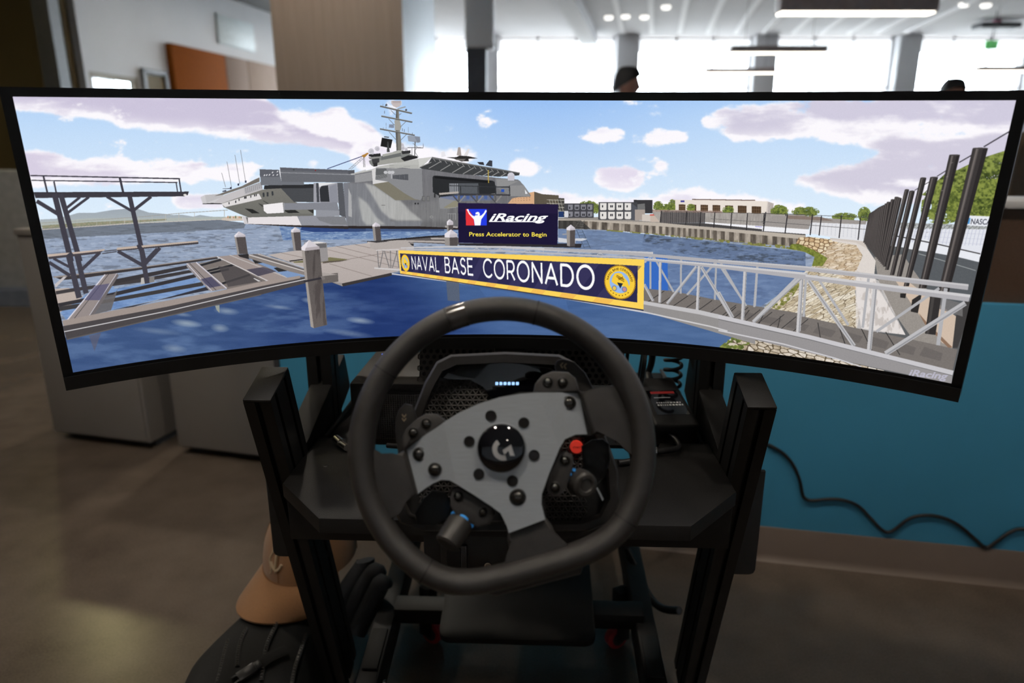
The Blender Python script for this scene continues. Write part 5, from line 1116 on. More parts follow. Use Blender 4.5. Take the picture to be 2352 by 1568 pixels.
for sgn in (-1, 1):
    x0 = -.371 if sgn < 0 else .331
    lean = math.radians(18.4)
    PM = RG @ T(x0, -.012, .773) @ RX(lean)                     # local z along the post, y through its depth
    post = obj('leaning_post', extrusion(.04, .08, .735, PM), BLKD, rig)
    obj('end_cap', G().box((.02, .04, .0025), (.041, .081, .005), PM, bev=.0022), BLK, post)
    # bracket plate beside the post
    pl = [(-.0, .18), (.072, .18), (.072, .012), (.068, .004), (.06, 0), (0, 0)]
    pl = [((-.432 + p[0]) if sgn < 0 else (.432 - p[0]), p[1]) for p in [(0, .2), (.10, .2), (.10, 0), (.010, 0), (.003, .003), (0, .010)]]
    obj('side_bracket', G().prism(pl, -.004, .004, RG @ frame(Vector((0, .176, .407 if sgn < 0 else .392)), Vector((1, 0, 0)), Vector((0, 0, 1)), Vector((0, -1, 0))), bev=.0015), mat('bracket_grey', (.040, .041, .045), .5, bump=.2, bscale=800), rig)
    # floor rail and inner pedal rail
    rail = obj('floor_rail', extrusion(.04, .08, 1.75, RG @ T(-.371 if sgn < 0 else .331, .98, .042) @ RX(math.radians(90)) ), BLKD, rig)
    RP = RG @ T(sgn * .272 - .02, .12, .115) @ RX(math.radians(7))
    obj('pedal_rail', G().box((.02, .36, 0), (.040, .9, .075), RP, bev=.002), BLKD, rig)
    obj('rail_plate', G().box((.02, .115, .0395), (.030, .10, .004), RP, bev=.001), BLK, rig)
    obj('rail_foot', G().box((.02, -.02, -.04), (.05, .07, .14), RP, bev=.003), BLK, rig)
    obj('bolt', G().lathe([(0, .006), (.005, .006), (.006, .004), (.006, 0), (0, 0)], 10, RP @ T(.02 - sgn * .022, .07, .0) @ RY(-sgn * math.pi / 2)), CHR, rig)
    # monitor arm: beam from the post to the back, upright, clamp knob
    obj('monitor_arm', G().box((.02, .21, -.19), (.04, .256, .08), PM, bev=.003), BLK, rig)
    up = obj('monitor_upright', extrusion(.045, .045, .33, RG @ T(sgn * .352 - .0225, .262, .955)), BLKD, rig)
    obj('clamp_knob', G().lathe([(0, .022), (.011, .02), (.0125, .012), (.0125, .004), (.006, 0), (0, 0)], 14, RG @ T(sgn * .352 - sgn * .0225, .284, .80) @ RY(-sgn * math.pi / 2)), PLA, up)
# deck
deck_pts = [(-.331, 0), (-.246, -.098), (.246, -.098), (.331, 0), (.331, .17), (.25, .17), (.225, .10), (-.225, .10), (-.25, .17), (-.331, .17)]
deck = obj('wheel_deck', G().prism(deck_pts, .621, .643, RG, bev=.0025), BLK, rig)
for x, y in ((-.19, .02), (.215, .035), (-.285, .06)): obj('deck_bolt', G().lathe([(0, .0012), (.0035, .001), (.0045, 0), (0, 0)], 10, RG @ T(x, y, .643)), BLKD, deck)
obj('cross_beam', G().box((0, .03, .582), (.662, .04, .078), RG, bev=.002), BLKD, rig)
obj('rear_cross_beam', G().box((0, .28, .86), (.70, .03, .08), RG, bev=.002), BLKD, rig)
obj('monitor_bracket', G().box((0, .235, .95), (.20, .10, .14), RG, bev=.003), BLKD, rig)
obj('rear_floor_beam', G().box((0, .935, .042), (.662, .08, .08), RG, bev=.002), BLKD, rig)
# front mount box under the deck with its latch plate
mbx = obj('mount_box', G().box((-.045, -.045, .577), (.13, .07, .075), RG, bev=.003), PLA, rig)
obj('latch_plate', G().box((-.068, -.082, .573), (.036, .006, .05), RG, bev=.0015), DKM, mbx)
obj('latch_tongue', G().box((-.068, -.086, .580), (.019, .005, .03), RG, bev=.0015), BLK, mbx)
obj('screw', G().lathe([(.0048, 0), (.0048, .001), (.0034, .001), (.0034, 0), (.0, 0)], 14, RG @ T(-.022, -.0805, .566) @ RX(math.pi / 2)), CHR, mbx)
# heel plate
hp = [(-.115, 0), (-.105, -.004), (.105, -.004), (.115, 0)]
def rrect(x0, y0, x1, y1, r, n=5, corners=(1, 1, 1, 1)):
    out = []
    for (cx_, cy_, a0), on in zip(((x1 - r, y0 + r, -90), (x1 - r, y1 - r, 0), (x0 + r, y1 - r, 90), (x0 + r, y0 + r, 180)), corners):
        if on: out += [(cx_ + r * math.cos(math.radians(a0 + 90 * k / n)), cy_ + r * math.sin(math.radians(a0 + 90 * k / n))) for k in range(n + 1)]
        else: out.append({-90: (x1, y0), 0: (x1, y1), 90: (x0, y1), 180: (x0, y0)}[a0])
    return out
HP = RG @ T(.008, .232, .19) @ RX(math.radians(10))
obj('heel_plate', G().prism(rrect(-.155, 0, .155, .42, .022), -.008, .006, HP, bev=.002), mat('heel_plate_black', (.010, .0094, .009), .5, var=.2, scale=14, spec=.3), rig)
for y in (.10, .36): obj('heel_plate_beam', G().box((0, y, -.028), (.52, .04, .04), HP, bev=.002), BLKD, rig)
# pedal housings at the far end
for k, x in enumerate((-.085, .0, .085)):
    pd = obj('pedal_arm', G().box((x, .40, .075), (.022, .03, .15), HP, bev=.003), BLKD, rig)
    obj('pedal_face', G().box((x, .378, .12), (.05, .008, .085), HP, bev=.003), ALU if False else BLK, pd)
# casters
for x in (-.20, .235):
    cm = RG @ T(x, .462, 0) @ RZ(math.radians(62 if x < 0 else -62)); fk = G()
    for s in (-1, 1): fk.box((s * .015, .006, .05), (.004, .034, .055), cm, bev=.001)
    fk.box((0, .006, .08), (.034, .04, .008), cm, bev=.001); fk.box((0, .006, .115), (.03, .03, .07), cm, bev=.002)
    fo = obj('caster_fork', fk, BLKD, rig)
    wl = obj('caster_wheel', G().lathe([(0, -.011), (.020, -.011), (.0275, -.008), (.0275, .008), (.020, .011), (0, .011)], 22, cm @ T(0, -.002, .0275) @ RY(math.pi / 2)), REDW, fo)
    obj('caster_hub', G().lathe([(0, -.0125), (.017, -.0125), (.019, 0), (.017, .0125), (0, .0125)], 18, cm @ T(0, -.002, .0275) @ RY(math.pi / 2)), DKM, fo)
# shelf behind the deck: plate with raised edges
sh = obj('equipment_shelf', G().box((0, .395, .625), (.66, .41, .006), RG), BLKD, rig)
for s in (-1, 1): obj('shelf_edge', G().tube([(s * .326, .192, .634), (s * .326, .60, .634)], .004, 8, M=RG), DKM, sh)
# perforated panel below the monitor
def hex_panel(M, nx, ny, pitch, keep):
    g = G(); r = pitch / math.sqrt(3)
    for j in range(ny):
        for i in range(nx):
            cx_ = (i + (.5 if j % 2 else 0)) * pitch; cy_ = j * r * 1.5
            if not keep(cx_, cy_): continue
            o = [(cx_ + r * math.cos(math.radians(30 + 60 * k)), cy_ + r * math.sin(math.radians(30 + 60 * k))) for k in range(6)]
            n_ = [(cx_ + r * .62 * math.cos(math.radians(30 + 60 * k)), cy_ + r * .62 * math.sin(math.radians(30 + 60 * k))) for k in range(6)]
            for k in range(6):
                q = (k + 1) % 6
                g.face([(*o[k], 0), (*o[q], 0), (*n_[q], 0), (*n_[k], 0)], M); g.face([(*n_[k], 0), (*n_[q], 0), (*n_[q], .003), (*n_[k], .003)], M)
    bmesh.ops.remove_doubles(g.bm, verts=g.bm.verts, dist=1e-5); return g
HXM = RG @ frame(Vector((-.155, .19, .7425)), Vector((1, 0, 0)), Vector((0, .35, .94)).normalized(), Vector((0, .94, -.35)).normalized())
hx = obj('perforated_panel', hex_panel(HXM, 30, 10, .0112, lambda x, y: x < .33), mat('panel_charcoal', (.060, .053, .049), .5), rig, flat=True)
obj('panel_backing', G().box((.165, .045, .02), (.34, .10, .004), HXM), BLKD, rig)
# ---------------------------------------------------------------- wheel base (drive unit) and steering wheel
WC = at_z(1154, 1029, .667)
vd = (Vector((0, 0, CAM_H)) - WC).normalized()
tilt = math.radians(21.5)
ez = Vector((0, -math.cos(tilt), math.sin(tilt))); ex = Vector((1, 0, 0)); ey = ez.cross(ex).normalized()
K = .15 / 353.0                                              # metres per photograph pixel in the plane of the rim
WF = frame(WC, ex, ey, ez)
def wp(x, y): return ((x - 1154) * K, (1029 - y) * K)
def wps(*a): return [wp(a[i], a[i + 1]) for i in range(0, len(a), 2)]
# -- base: face about 7 cm behind the rim, less tilted; BF maps photograph pixels at that depth
bt = math.radians(17); bz = Vector((0, -math.cos(bt), math.sin(bt))); by = bz.cross(ex).normalized()
BC = at_z(1160, 1020, .742); BF = frame(BC, ex, by, bz); KB = .742 / FPX
def bp(x, y): return ((x - 1160) * KB, (1020 - y) * KB * 1.02)
def bps(*a): return [bp(a[i], a[i + 1]) for i in range(0, len(a), 2)]
base_t = thing('wheel_base', RG @ Vector((0, .02, .643)), 'black direct drive wheel base with glossy display and triangle grille', 'wheel base')
outer = bps(1035, 818, 1160, 812, 1285, 818, 1318, 834, 1345, 880, 1388, 990, 1420, 1080, 1424, 1150, 1400, 1196, 1350, 1214, 970, 1214, 920, 1196, 896, 1150, 900, 1080, 932, 990, 975, 880, 1002, 834)
inner = [(x * .91, (y - .006) * .90 + .004) for x, y in outer]
g = G(); n = len(outer)
lo = lambda pts, z: [(p[0], p[1], z) for p in pts]
for a_, b_ in ((lo(outer, -.03), lo(outer, 0)), (lo(outer, 0), lo([(x * .975, y * .975) for x, y in outer], .006)), (lo([(x * .975, y * .975) for x, y in outer], .006), lo([(x * 1.0, y) for x, y in inner], .004)), (lo(inner, .004), lo(inner, -.016))):
    for i in range(n): g.face([a_[i], a_[(i + 1) % n], b_[(i + 1) % n], b_[i]], BF)
bmesh.ops.remove_doubles(g.bm, verts=g.bm.verts, dist=1e-5)
obj('front_frame', g, DKM, base_t, smooth=50)
obj('front_panel', G().prism(inner, -.030, -.014, BF), PLA, base_t)
disp = bps(1008, 870, 1012, 848, 1035, 838, 1160, 833, 1290, 838, 1312, 860, 1322, 900, 1290, 935, 1140, 935, 1110, 890, 1080, 874, 1030, 876)
dp = obj('display_panel', G().prism(disp, -.015, -.0095, BF, bev=.001), GLS, base_t)
for k in range(6):
    x, y = bp(1140.5 + k * 9.6, 884); obj('indicator_light', G().box((x, y, -.0088), (.0032, .0034, .0014), BF, bev=.0006), LED, dp)
x, y = bp(1003, 862); obj('status_light', G().lathe([(0, .001), (.0012, .0005), (.0012, -.003), (0, -.003)], 10, BF @ T(x, y, -.011)), DOT, base_t)
def tri_grille(poly, z, pitch, parent, bar=.0009):
    """triangle lattice clipped to a convex outline"""
    cx_ = sum(p[0] for p in poly) / len(poly); cy_ = sum(p[1] for p in poly) / len(poly); g = G()
    def clip(p, d):
        t0, t1 = -1e9, 1e9; m = len(poly)
        area = sum(poly[i][0] * poly[(i + 1) % m][1] - poly[(i + 1) % m][0] * poly[i][1] for i in range(m)); sg = 1 if area > 0 else -1
        for i in range(m):
            a, b = poly[i], poly[(i + 1) % m]; nx_, ny_ = -(b[1] - a[1]) * sg, (b[0] - a[0]) * sg
            den = nx_ * d[0] + ny_ * d[1]; num = nx_ * (a[0] - p[0]) + ny_ * (a[1] - p[1])
            if abs(den) < 1e-12:
                if num > 0: return None
            elif den > 0: t0 = max(t0, num / den)
            else: t1 = min(t1, num / den)
        return (t0, t1) if t1 > t0 else None
    for ang in (0, 60, 120):
        d = (math.cos(math.radians(ang)), math.sin(math.radians(ang))); nn = (-d[1], d[0])
        for k in range(-30, 31):
            p = (cx_ + nn[0] * k * pitch, cy_ + nn[1] * k * pitch); c = clip(p, d)
            if c and c[1] - c[0] > pitch * .4:
                A_ = Vector((p[0] + d[0] * c[0], p[1] + d[1] * c[0], z)); B_ = Vector((p[0] + d[0] * c[1], p[1] + d[1] * c[1], z)); g.tube([A_, B_], bar, 4, M=BF)
    return obj('triangle_grille', g, mat('grille_grey', (.075, .07, .068), .45), parent, flat=True)
gp = base_t
tri_grille(bps(992, 880, 1100, 873, 1122, 910, 1105, 965, 960, 985), -.0125, .0058, gp)
tri_grille(bps(1262, 1010, 1345, 995, 1350, 1195, 1262, 1195, 1240, 1130), -.0125, .0058, gp)
tri_grille(bps(960, 1090, 1060, 1090, 1060, 1195, 960, 1195), -.0125, .0058, gp)
xh = [(p[0] * .94, p[1] * .94) for p in outer]
obj('body', G().prism([(x, max(y, -.085)) for x, y in xh], -.25, -.028, BF @ T(0, 0, 0), bev=0), PLA, base_t)
obj('foot', G().box((0, .05, .6585), (.20, .26, .031), RG @ T(-.004, -.03, 0), bev=.003), PLA, base_t)
obj('red_button', G().lathe([(0, .004), (.0062, .0035), (.0072, .002), (.0072, -.006), (0, -.006)], 20, BF @ T(*bp(1326, 1028), -.010)), RED, base_t)
Tt = glyph_tris('START', 0, .01); gs = G(); mn_, mx_ = Tt[..., 0].min(), Tt[..., 0].max(); ks = .0085 / (mx_ - mn_)
for t_ in Tt: gs.face([(bp(1326, 1028)[0] + (v_[0] - (mn_ + mx_) / 2) * ks, bp(1326, 1028)[1] - .0012 + v_[1] * ks, -.0058) for v_ in t_], BF)
obj('button_lettering', gs, mat('dark_red_ink', (.18, .01, .01), .5), base_t, flat=True)
# shaft housing
obj('shaft', G().lathe([(.026, -.06), (.026, 0), (.03, .004), (.03, .02), (.0, .02)], 28, frame(WC - ez * .055, ex, ey, ez)), PLA, base_t)

# -- steering wheel
sw = thing('steering_wheel', WC - ey * .14, 'black leather D-shaped racing steering wheel with brushed aluminium face, turned slightly', 'steering wheel')
phi0 = math.radians(-90 + 15.5); R0, F0 = (353 - 29) * K, (308 - 29) * K
def rim_pt(t):
    d = (t - phi0 + math.pi) % (2 * math.pi) - math.pi; c = math.cos(d)
    if c <= .2: r = R0
    else:
        q = F0 / c; p = 14.0; r = (R0 ** -p + q ** -p) ** (-1 / p); r *= 1.0
        r = min(r, R0)
    return Vector((r * math.cos(t), r * math.sin(t), 0))
NR = 128
ang = [2 * math.pi * i / NR for i in range(NR)]
def bulge(t):                                                # thumb rests near ten and two, thicker below
    d = lambda a: abs((t - math.radians(a) + math.pi) % (2 * math.pi) - math.pi)
    return 1 + .07 * math.exp(-(d(30) / .28) ** 2) + .07 * math.exp(-(d(178) / .28) ** 2)
rim = obj('rim', G().tube([rim_pt(t) for t in ang], [.0122 * bulge(t) for t in ang], 18, closed=True, M=WF, ry=[.0148 * bulge(t) for t in ang], up=(0, 0, 1)), RUB, sw, smooth=80)
def ring_at(deg, w=.0012):
    t = math.radians(deg); p = rim_pt(t); q = rim_pt(t + .01); d = (q - p).normalized()
    return G().tube([p - d * w, p + d * w], .0126 * bulge(t), 20, M=WF, ry=.0152 * bulge(t), up=(0, 0, 1))
for dg_ in (113, 76, 147, -122, -30): obj('seam', ring_at(dg_, .0007), mat('seam_dark', (.012, .011, .011), .6), rim)
ts = [math.radians(105.2 + k * .8) for k in range(10)]
obj('centre_mark', G().tube([rim_pt(t) for t in ts], .0126, 18, M=WF, ry=.0152, up=(0, 0, 1)), mat('mark_gloss', (.055, .05, .048), .2, spec=.8), rim, smooth=80)
# rubber-covered spokes
def spoke(pts, z0=-.012, z1=.004): return G().prism(wps(*pts), z0, z1, WF, bev=.004, seg=3)
obj('spoke', spoke((828, 1000, 850, 1034, 876, 1050, 907, 1049, 931, 1030, 962, 1132, 935, 1150, 914, 1170, 896, 1200, 862, 1206, 838, 1160, 824, 1080)), RUB, sw)
obj('spoke', spoke((1330, 897, 1356, 904, 1390, 897, 1424, 876, 1458, 884, 1482, 960, 1484, 1060, 1456, 1068, 1444, 1026, 1418, 1003, 1362, 998)), RUB, sw)
obj('spoke', spoke((1166, 1216, 1252, 1184, 1268, 1205, 1282, 1238, 1308, 1262, 1345, 1276, 1330, 1310, 1140, 1358, 1105, 1346, 1142, 1325, 1168, 1296, 1174, 1262, 1166, 1236)), RUB, sw)
# aluminium face in three facets
FT = [(933, 1033), (968, 1004), (1003, 982), (1020, 970)]
cen = [(1020, 970, 1), (1051, 950, 1), (1099, 928, 1), (1147, 913, 1), (1194, 905, 1), (1233, 902, 1), (1284, 1028, 1), (1262, 1080, 1), (1243, 1130, 1), (1242, 1152, 1), (1251, 1186, 1), (1169, 1216, 1), (1164, 1200, 1), (1150, 1172, 1), (1127, 1156, 1), (1090, 1132, 1), (1050, 1108, 1)]
lft = [(1020, 970, 1), (1050, 1108, 1), (1035, 1100, .97), (1016, 1099, .9), (997, 1107, .8), (980, 1118, .7), (962, 1131, .55), (948, 1083, .45), (933, 1033, .35), (968, 1004, .6), (1003, 982, .9)]
rgt = [(1233, 902, 1), (1290, 901, .55), (1329, 903, .25), (1342, 936, .2), (1360, 997, .15), (1322, 998, .45), (1297, 1008, .75), (1284, 1028, 1)]
g = G()
HA, HB = .0085, -.007
tops = []
for poly in (cen, lft, rgt):
    p3 = [(*wp(x, y), HB + (HA - HB) * h) for x, y, h in poly]; g.face(p3, WF)
ol = [(933, 1033, .35), (968, 1004, .6), (1003, 982, .9), (1020, 970, 1)] + cen[1:6] + rgt[1:7] + cen[6:] + lft[2:8]
for i in range(len(ol)):
    a_, b_ = ol[i], ol[(i + 1) % len(ol)]; pa, pb = wp(a_[0], a_[1]), wp(b_[0], b_[1])
    g.face([(*pa, HB + (HA - HB) * a_[2]), (*pb, HB + (HA - HB) * b_[2]), (*pb, -.004), (*pa, -.004)], WF)
bmesh.ops.remove_doubles(g.bm, verts=g.bm.verts, dist=1e-5)
face = obj('face_plate', g, ALU, sw, smooth=8)
back_pts = [(933, 1033), (1003, 980), (1099, 924), (1194, 900), (1333, 897), (1364, 1000), (1322, 1002), (1290, 1020), (1246, 1130), (1256, 1190), (1166, 1220), (1152, 1176), (1048, 1112), (1014, 1103), (960, 1136)]
obj('hub_plate', G().prism([wp(*p) for p in back_pts], -.020, -.0035, WF), PLA, sw)
bx = lambda x, y: HA
def lathe_at(x, y, prof, z=0.0, n=22): return G().lathe(prof, n, WF @ T(*wp(x, y), z))
for x, y in ((1128, 955), (1203, 971), (1079, 1013), (1226, 1044), (1101, 1086), (1177, 1101)):
    bo = obj('hub_bolt', lathe_at(x, y, [(.0054, .0004), (.0054, .0010), (.0046, .0010), (.0042, -.0004), (.0026, -.0004), (.0, -.0004)], HA), mat('bolt_dark', (.02, .018, .018), .35, .5), face)
def button(x, y, r, z, m=PBM, ring=True):
    b_ = obj('push_button', lathe_at(x, y, [(0, r * .62), (r * .25, r * .59), (r * .48, r * .49), (r * .66, r * .33), (r * .78, r * .12), (r * .82, -.0005), (r * .82, -.006), (0, -.006)], z), m, sw)
    if ring: obj('button_ring', lathe_at(x, y, [(r * .86, 0), (r * .9, .0012), (r, .0009), (r * 1.04, 0), (r * 1.04, -.004), (r * .86, -.004)], z), PLA, b_)
for x, y, r, z in ((964, 1042, .0066, .0022), (1001, 1076, .0064, .0070), (1308, 925, .0068, .0000), (1189, 1137, .0078, HA)): button(x, y, r, z)
# housings above and below the plate
def pod(name, pts, z0, z1, m=DKM, bev=.002): return obj(name, G().prism(wps(*pts), z0, z1, WF, bev=bev), m, sw)
pod('button_pod', (927, 1034, 925, 1004, 932, 986, 957, 962, 978, 950, 1000, 950, 1024, 966, 1003, 980, 968, 1003, 932, 1033), -.012, .004)
pod('button_pod', (1226, 901, 1230, 880, 1246, 862, 1270, 852, 1306, 854, 1324, 868, 1332, 899, 1290, 899), -.012, .002)
for x, y in ((950, 993), (979, 972)): button(x, y, .0052, .004)
for x, y in ((1259, 877), (1293, 878)): button(x, y, .0052, .002)
pod('button_pod', (1036, 1124, 1050, 1118, 1066, 1122, 1130, 1162, 1136, 1180, 1124, 1200, 1096, 1206, 1050, 1182, 1034, 1158), -.018, .001)
for x, y in ((1054, 1137), (1110, 1173)): button(x, y, .0048, .001)
pod('button_pod', (1284, 1044, 1300, 1036, 1316, 1044, 1318, 1066, 1300, 1120, 1284, 1138, 1262, 1134, 1254, 1116, 1262, 1090), -.018, .001)
for x, y in ((1297, 1057), (1274, 1117)): button(x, y, .0052, .001)
# rotary knobs with blue rings
KM = WF @ T(*wp(1062, 1192), -.010) @ RZ(math.radians(-33)) @ RX(math.radians(62))
kn = obj('rotary_knob', G().lathe([(0, .030), (.0105, .030), (.0125, .028), (.0130, .005), (.0120, .002), (0, .002)], 22, KM), mat('knob_grey', (.035, .032, .030), .45), sw)
obj('knob_ring', G().lathe([(.0100, .0022), (.0122, .0022), (.0128, .0008), (.0122, -.001), (.0100, -.001)], 26, KM), BLUE, kn)
KM2 = WF @ T(*wp(1333, 1108), -.010) @ RX(math.radians(8)) @ RY(math.radians(20))
kn = obj('rotary_knob', G().lathe([(0, .0135), (.0060, .0135), (.0070, .0150), (.0100, .0150), (.0125, .013), (.0135, .002), (.0135, -.002), (0, -.002)], 26, KM2), mat('knob_grey', (.035, .032, .030), .45), sw)
for k in range(3):
    t = math.radians(118 + k * 22); obj('knob_mark', G().lathe([(0, .001), (.0016, .0006), (.0016, -.001), (0, -.001)], 8, KM2 @ T(.0148 * math.cos(t), .0148 * math.sin(t), .002)), BLUE, kn)
# paddles
PZ = WF @ T(0, 0, -.024)
pr = obj('shift_paddle', G().prism(wps(1279, 838, 1284, 823, 1298, 818, 1326, 826, 1352, 852, 1372, 892, 1376, 930, 1338, 930, 1320, 890, 1306, 866, 1286, 858), -.004, .003, PZ, bev=.0015), DKM, sw)
for k in (0, 1):
    x, y = 1291 + k * 8, 834 + k * 2; obj('chevron', G().prism(wps(x, y, x + 6, y - 6, x + 9, y - 5, x + 4, y, x + 8, y + 7, x + 5, y + 8), .003, .0035, PZ), EMB, pr)
pl_ = obj('shift_paddle', G().prism(wps(906, 940, 920, 926, 938, 930, 948, 960, 940, 1000, 930, 1040, 906, 1044, 898, 1000, 898, 964), -.004, .003, PZ, bev=.0015), DKM, sw)
for k in (0, 1):
    x, y = 914, 950 + k * 9; obj('chevron', G().prism(wps(x, y, x + 5, y + 6, x + 10, y, x + 10, y + 4, x + 5, y + 10, x, y + 4), .003, .0035, PZ), EMB, pl_)
PZ2 = WF @ T(0, 0, -.034)
obj('clutch_paddle', G().prism(wps(1344, 1028, 1370, 1012, 1396, 1010, 1410, 1022, 1412, 1060, 1400, 1100, 1378, 1120, 1352, 1112), -.004, .003, PZ2, bev=.0015), PLA, sw)
obj('clutch_paddle', G().prism(wps(965, 1150, 985, 1132, 1014, 1136, 1030, 1160, 1024, 1196, 990, 1216, 950, 1212, 944, 1186), -.004, .003, PZ2, bev=.0015), PLA, sw)
obj('paddle_stop', G().prism(wps(1376, 1126, 1381, 1124, 1396, 1153, 1392, 1158), -.002, .002, PZ2), CHR, sw)
# hub dome with the maker's mark
rd = 53 * K; hx_, hy_ = wp(1152, 1027); dome_h = lambda q: HA + .003 + .009 * math.sqrt(max(0, 1 - (q / (rd * 1.08)) ** 2))
prof = [(rd * 1.0, HA - .004), (rd * 1.0, dome_h(rd))] + [(rd * math.cos(math.radians(a)), dome_h(rd * math.cos(math.radians(a)))) for a in (15, 30, 42, 54, 64, 74, 82)] + [(0, dome_h(0))]
hub = obj('hub_cap', G().lathe(prof, 40, WF @ T(hx_, hy_, 0)), GLS, sw, smooth=60)
obj('hub_ring', G().lathe([(rd * 1.005, HA), (rd * 1.005, HA + .0032), (rd * 1.03, HA + .0036), (rd * 1.06, HA + .001), (rd * 1.06, HA)], 40, WF @ T(hx_, hy_, 0)), ALU, hub)
def on_dome(pts, n=3):
    g = G(); 
    top = []
    for i in range(len(pts)):
        a_, b_ = pts[i], pts[(i + 1) % len(pts)]
        for k in range(n):
            x, y = a_[0] + (b_[0] - a_[0]) * k / n, a_[1] + (b_[1] - a_[1]) * k / n; px_, py_ = (x - 1152) * K, (1027 - y) * K
            top.append((hx_ + px_, hy_ + py_, dome_h(math.hypot(px_, py_)) + .0004))
    g.face(top, WF); g.face([(x, y, z - .0008) for x, y, z in top][::-1], WF)
    for i in range(len(top)):
        a_, b_ = top[i], top[(i + 1) % len(top)]; g.face([a_, b_, (b_[0], b_[1], b_[2] - .0008), (a_[0], a_[1], a_[2] - .0008)], WF)
    return g
MARK = mat('mark_silver', (.55, .55, .56), .4, .3)
arc = [(1156 + 24 * math.cos(math.radians(a)), 1028 - 24 * math.sin(math.radians(a))) for a in range(118, 292, 12)] + [(1156 + 14 * math.cos(math.radians(a)), 1028 - 14 * math.sin(math.radians(a))) for a in range(286, 112, -12)]
for i in range(len(arc) // 2 - 1):
    q = [arc[i], arc[i + 1], arc[-2 - i], arc[-1 - i]]
gg = G()
def quad_strip(outer_, inner_):
    g = G()
    for i in range(len(outer_) - 1):
        f_ = []
        for x, y in (outer_[i], outer_[i + 1], inner_[i + 1], inner_[i]):
            px_, py_ = (x - 1152) * K, (1027 - y) * K; f_.append((hx_ + px_, hy_ + py_, dome_h(math.hypot(px_, py_)) + .0004))
        g.face(f_, WF)
    bmesh.ops.remove_doubles(g.bm, verts=g.bm.verts, dist=1e-6); return g
cc = lambda r, a: (1157 + r * math.cos(math.radians(a)), 1029 - r * math.sin(math.radians(a)))
obj('maker_mark', quad_strip([cc(25, a) for a in range(125, 288, 9)], [cc(14, a) for a in range(125, 288, 9)]), MARK, hub)
obj('maker_mark_tip', on_dome([(1155, 1031), (1174, 1019), (1182, 1044), (1172, 1044), (1168, 1032), (1159, 1041)]), MARK, hub)
# ---------------------------------------------------------------- equipment behind the wheel
def curve_pts(P, n=8):
    """smooth path through points"""
    P = [Vector(p) for p in P]; out = []
    for i in range(len(P) - 1):
        a, b, c, d = P[max(i - 1, 0)], P[i], P[i + 1], P[min(i + 2, len(P) - 1)]
        for k in range(n):
            t = k / n; out.append(.5 * ((2 * b) + (c - a) * t + (2 * a - 5 * b + 4 * c - d) * t * t + (3 * b - a - 3 * c + d) * t ** 3))
    out.append(P[-1]); return out
pc = thing('computer_box', RG @ Vector((-.10, .29, .628)), 'black computer box with mesh front on the shelf behind the wheel', 'computer')
obj('case', G().box((-.108, .275, .684), (.33, .20, .112), RG, bev=.004), mat('case_black', (.020, .018, .017), .45, bump=.2, bscale=900), pc)
g = G()
for j in range(24):
    g.box((-.20, .1735, .642 + j * .0034), (.10, .002, .0016), RG)
for i in range(26): g.box((-.248 + i * .0039, .1728, .681), (.0014, .0015, .082), RG)
obj('front_mesh', g, mat('mesh_grey', (.17, .165, .16), .4, .4), pc, flat=True)
obj('front_rim', G().box((-.20, .174, .7285), (.11, .003, .006), RG, bev=.001), BLK, pc)
obj('power_light', G().lathe([(0, .001), (.0013, 0), (0, -.001)], 8, RG @ T(-.255, .345, .7405)), BLED, pc)
bk = thing('power_brick', RG @ Vector((.272, .27, .628)), 'black power brick with red and white printed label beside the cables', 'power supply')
BM = RG @ T(.272, .27, .664) @ RZ(math.radians(6)) @ RX(math.radians(10))
obj('case', G().box((0, 0, 0), (.078, .17, .042), BM, bev=.006, seg=3), PLA, bk)
lb = obj('label_sheet', G().box((.002, -.01, .0213), (.058, .085, .0006), BM), GLS, bk)
obj('red_print', G().box((.002, .024, .0218), (.044, .008, .0004), BM), mat('red_ink', (.42, .02, .02), .5), lb)
rr = random.Random(4)
for row, (y, h) in enumerate(((.006, .0012), (-.012, .0035), (-.020, .0048))):
    x = -.020
    while x < .024:
        w = rr.uniform(.0018, .0046) if row else .03; obj('white_print', G().box((.002 + x + w / 2, y, .0218), (w, h, .0004), BM), LABEL, lb); x += w + (.0016 if row else .05)
obj('strain_relief', G().tube([(0, .085, 0), (0, .105, .004), (0, .12, .012)], [.011, .009, .006], 10, M=BM), CAB, bk)
# cables, each one a thing
def cable(pts, r, label, grp=None, m=CAB, n=8, name='cable'):
    return tag(obj(name, G().tube(curve_pts(pts), r, n), m, smooth=80), label, 'cable', grp)
rg = lambda x, y, z: RG @ Vector((x, y, z))
cable([rg(.245, .42, .640), rg(.25, .38, .76), rg(.238, .30, .80), rg(.225, .22, .77), rg(.215, .20, .70), rg(.212, .20, .634)], .0042, 'black cable looping up highest behind the wheel rim')
cable([rg(.215, .40, .64), rg(.215, .36, .76), rg(.20, .30, .80), rg(.19, .24, .775), rg(.185, .20, .70), rg(.18, .19, .634)], .0036, 'thin black cable arching beside the perforated panel')
cable([rg(.255, .395, .68), rg(.265, .38, .72), rg(.26, .35, .80), rg(.245, .33, .84), rg(.23, .32, .87)], .0065, 'thick black lead rising from the power brick to the monitor')
coil = [rg(.305 + .016 * math.cos(k * .55), .37 + .014 * math.sin(k * .55), .66 + k * .0017) for k in range(80)]
cable(coil, .0036, 'coiled black cable beside the monitor upright')
cable([rg(.268, .182, .650), rg(.275, .16, .652), rg(.272, .13, .651), rg(.236, .115, .651)], .0048, 'short black lead leaving the front of the power brick')
cable([rg(.19, .205, .634), rg(.195, .15, .640), rg(.215, .11, .652), rg(.196, .085, .650), rg(.17, .075, .649)], .0052, 'black lead lying over the rear edge of the deck')
